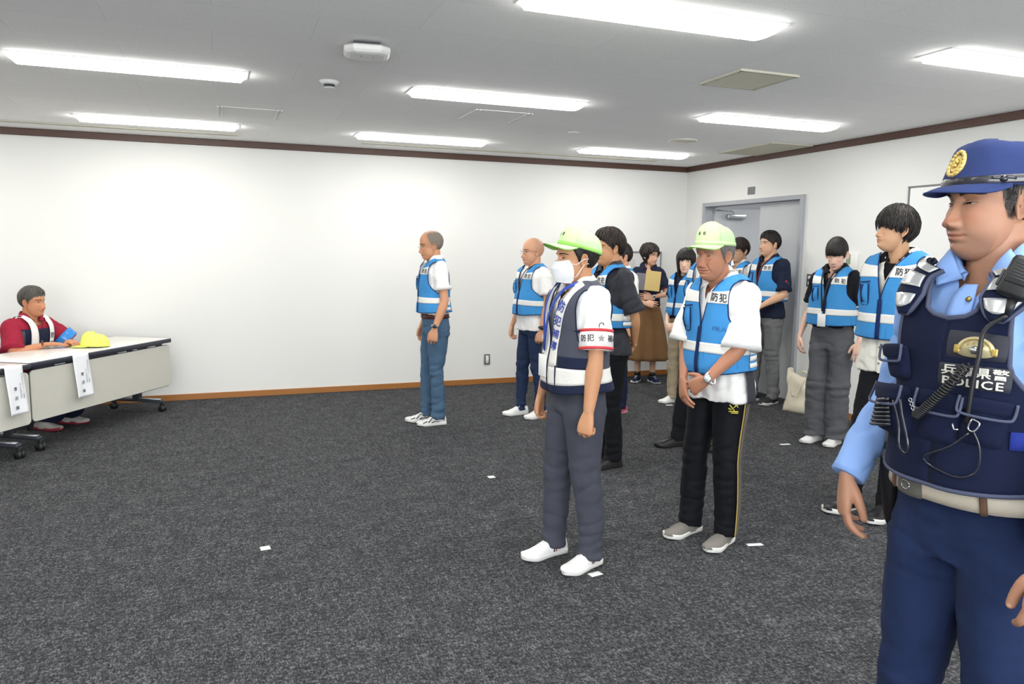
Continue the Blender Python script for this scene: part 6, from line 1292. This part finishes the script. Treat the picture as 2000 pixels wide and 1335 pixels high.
g.build('badge_relief', mat('aged gold relief', '#a8924f', rough=.4, metal=.4), bd); g = G(); pp = [fB(.0095 * cos(RD(90 + 72 * i)), -.009 + .0095 * sin(RD(90 + 72 * i)), .0115) for i in range(5)]; g.add(pp, [(0, 1, 2, 3, 4)]); g.build('badge_flower', m_silver, bd, solid=.003); g = G(); wire(g, pp, .0013, k=1, closed=True); g.build('flower_edge', m_pstrap, bd)
fL = T.patch(20, 1.228 * k, OV(4.2, .007)); lp = pad(G(), fL, .106, .050, .003, puff=.03, rnd=.1).build('lettering_panel', mat('dark lettering panel', '#23252f', rough=.5), pv)
m_lt = mat('silver lettering', '#d0cfc4', rough=.35); g = G()
for i, ch in enumerate('兵庫県警'): lay(g, fL, ch, .0235, x=-.036 + .024 * i, y=.0105, o=.0075)
for i, ch in enumerate('POLICE'): lay(g, fL, ch, .0245, x=(-.040, -.022, -.0055, .006, .019, .036)[i], y=-.0125, o=.0075)
g.build('lettering', m_lt, lp, smooth=False, recalc=False)
# pockets
def pocket(th, z, w_, h, dep, flap=.4, rot=0.0, open_=False, par=pv):
    f0 = T.patch(th, z * k, OV(3, .004)); cr, sr_ = cos(RD(rot)), sin(RD(rot)); f = lambda x, y, o=0: f0(x * cr - y * sr_, x * sr_ + y * cr, o)
    pk = pad(G(), f, w_, h, dep, nx=12, ny=12, puff=.45).build('pocket', m_pv, par)
    if flap:
        sh = lambda u, v: (u, v * (1 - .25 * abs(u) ** 3) if v < 0 else v); fl = pad(G(), f, w_ * 1.08, h * flap, .006, y=h * (.5 - flap / 2) + .004, o=dep * .75, nx=12, ny=6, puff=.1, shape=sh).build('pocket_flap', m_pv, pk)
        g = G(); hh = h * flap; wire(g, [f(-w_ * .54, h * .5 + .003, dep * .75 + .004), f(-w_ * .53, h * .5 - hh * .75, dep + .006), f(-w_ * .42, h * .5 - hh * .98, dep + .007), f(0, h * .5 - hh * 1.02, dep + .009), f(w_ * .42, h * .5 - hh * .98, dep + .007), f(w_ * .53, h * .5 - hh * .75, dep + .006), f(w_ * .54, h * .5 + .003, dep * .75 + .004)], .0032, k=3); g.build('flap_binding', m_ptrim, fl)
    return f, pk
pocket(-32, 1.235, .050, .075, .022, .42, 6); fr_, pkr = pocket(-38, 1.125, .095, .120, .038, .34, 6)
f1, pk1 = pocket(3, 1.130, .075, .115, .018, .36, -3); f2, pk2 = pocket(28, 1.135, .062, .105, .018, .32, -4)
g = G()
for i in range(7): wire(g, [fr_(-.03 + .004 * i, -.035 + .011 * i - .01, .034), fr_(0 + .003 * i, -.030 + .011 * i - .01, .046), fr_(.032, -.020 + .010 * i - .01, .036)], .0042, k=2)
g.build('pocket_contents', m_pstrap, pkr)
g = G(); wire(g, [fr_(.045, .03, .045), fr_(.052, -.02, .046), fr_(.050, -.07, .046), fr_(.058, -.085, .044), fr_(.062, -.06, .046), fr_(.058, 0, .046), fr_(.056, .035, .045)], .0032, k=3); g.build('key_strap', m_pstrap, pv)
g = G()
for i in range(5): q = f1(-.045 + .004 * i, .032 - .008 * i, .028); wire(g, [q + V((0, .004 * cos(a), .004 * sin(a))) for a in [2 * pi * j / 8 for j in range(8)]], .0013, k=1, closed=True)
g.build('snap_chain', m_silver, pv)
g = G(); wire(g, [f2(-.012, .012, .026), f2(-.014, -.010, .026), f2(-.006, -.014, .028), f2(-.002, .006, .028)], .0018, k=3, closed=True); wire(g, [f1(.032, .002, .024), f1(.036, -.010, .026), f1(.044, -.008, .026)], .002, k=2); g.build('snap_hook', m_silver, pv)
g = G(); wire(g, [f2(-.008, -.012, .026), f2(.004, -.05, .024), f2(.006, -.10, .018), f2(-.02, -.118, .014), f2(-.06, -.10, .014), f2(-.03, -.06, .020), f2(-.012, -.02, .024)], .0026, k=4); g.build('cord_loop', m_pstrap, pv)
# waist strap and buckle on the wearer's left
tb0, tb1 = T.tz(1.085 * k), T.tz(1.125 * k); g = G().grid([[R_(a, t, .008) for a in range(44, 140, 6)] for t in (tb0, (tb0 + tb1) / 2, tb1)]); ws = g.build('side_strap', cloth('royal blue webbing', '#23307a'), pv, solid=.003); pad(G(), T.patch(66, 1.105 * k, OV(2.6, .011)), .035, .048, .010, puff=.2).build('side_buckle', m_black, ws)
# radio microphone and coiled cord
fM = T.patch(37, 1.372 * k, OV(7, .035)); c = fM(.014, .015, .012); R3 = frame(c, V((.30, -.28, -1)), V((1, .35, .1)), 1)
g = G(); g.box((0, 0, 0), (.085, .058, .032), bev=.010); g.box((-.010, 0, .017), (.050, .044, .004), bev=.002); mic = g.xf(R3).build('radio_microphone', m_black, root); g = G(); [g.box((-.026 + .006 * i, 0, .0195), (.002, .036, .002)) for i in range(6)]; g.xf(R3).build('speaker_slot', m_dark, mic); g = G(); g.box((.01, .032, .0), (.035, .006, .012), bev=.002); g.xf(R3).build('talk_key', m_dark, mic)
g = G(); p0 = R3 @ V((.042, -.006, 0)); p1 = R3 @ V((.075, -.012, .002)); tube(g, [tuple(p0) + (.010,), tuple(p1) + (.006,)], n=12, k=1); fC = T.patch(18, 1.262 * k, OV(4.5, .022)); PC = [p1, fC(.014, .055, .006), fC(.012, .010, .006), fC(.008, -.035, .006), fC(.006, -.105, .006), fC(.004, -.13, .002)]; wire(g, PC, .0048, n=10, k=5); g.build('cord', m_black, mic)
a0, a1 = fC(.0, -.005, .010), f1(-.030, -.002, .030); g = G(); P_ = []; N = 26; ax = (a1 - a0); ax_n = ax.normalized(); u_ = ax_n.orthogonal().normalized(); w_ = ax_n.cross(u_)
for i in range(N * 8 + 1):
    t = i / (N * 8); a = 2 * pi * i / 8; r = .0085 * (1 if .02 < t < .98 else .6); P_.append(a0 + ax * t + V((.010, 0, -.012)) * sin(pi * t) + (u_ * cos(a) + w_ * sin(a)) * r)
wire(g, P_, .0026, n=6, k=1); g.build('coiled_cord', m_black, mic)
# belts, trousers, holster
trousers(root, T, m_ppants, P['feet'], fat=(1.14, 1.10, 1.08), rise=1.01, seed=16, wr=1.0, voxel=.0075); shoes(P, BLK, size=1.1)
m_duty = mat('ivory leather duty belt', '#b9b0a0', rough=.5, var=.05, bump=.2, bscale=120); bl = belt(root, T, m_duty, z=.968, h=.044, off=.032, name='duty_belt')
fK = T.patch(-20, .968 * k, .036); bk_ = pad(G(), fK, .062, .054, .006, puff=.05, rnd=.2).build('buckle', mat('dull silver buckle', '#77766f', rough=.35, metal=.6), bl); g = G(); wire(g, [fK(.010 * cos(a), .010 * sin(a), .0075) for a in [2 * pi * j / 10 for j in range(10)]], .0012, k=1, closed=True); wire(g, [fK(-.010, .014, .0075), fK(0, .017, .0075), fK(.010, .014, .0075)], .0012, k=1); g.build('buckle_relief', m_silver, bk_)
for th in (-38, 30): pad(G(), T.patch(th, .968 * k, .036), .012, .052, .005, puff=.1).build('belt_keeper', mat('brown keeper', '#5a4334', rough=.4), bl)
fH = T.patch(-88, .955 * k, .030); g = G(); c = fH(0, 0, .022)
tube(g, [(c.x - .0, c.y, c.z + .055, .030, .020), (c.x - .005, c.y - .004, c.z + .02, .036, .026), (c.x - .010, c.y - .006, c.z - .05, .036, .026), (c.x - .016, c.y - .004, c.z - .14, .026, .020), (c.x - .02, c.y, c.z - .17, .018, .014)], n=18, k=4, ref=(1, 0, 0), ex=.8, round_end=True); ho = g.build('holster', m_bsh, root); g = G(); tube(g, [(c.x + .02, c.y - .006, c.z + .095, .014, .012), (c.x + .005, c.y - .004, c.z + .06, .022, .020), (c.x + .0, c.y - .004, c.z + .02, .036, .028)], n=14, k=3, ref=(1, 0, 0), round_end=True); g.build('holster_flap', mat('grey pistol cover', '#55575a', rough=.4), ho)
fQ = T.patch(72, .93 * k, .045); g = G(); pad(g, fQ, .05, .07, .02, puff=.2); g.build('baton_holder', m_bsh, bl); g = G(); c = fQ(0, 0, .03); tube(g, [(c.x, c.y, c.z + .05, .013), (c.x + .0, c.y, c.z - .12, .013)], n=14, k=1, round_end=True); g.build('baton', mat('silver baton', '#a3a5a6', rough=.3, metal=.8), bl)
T.wr = 0
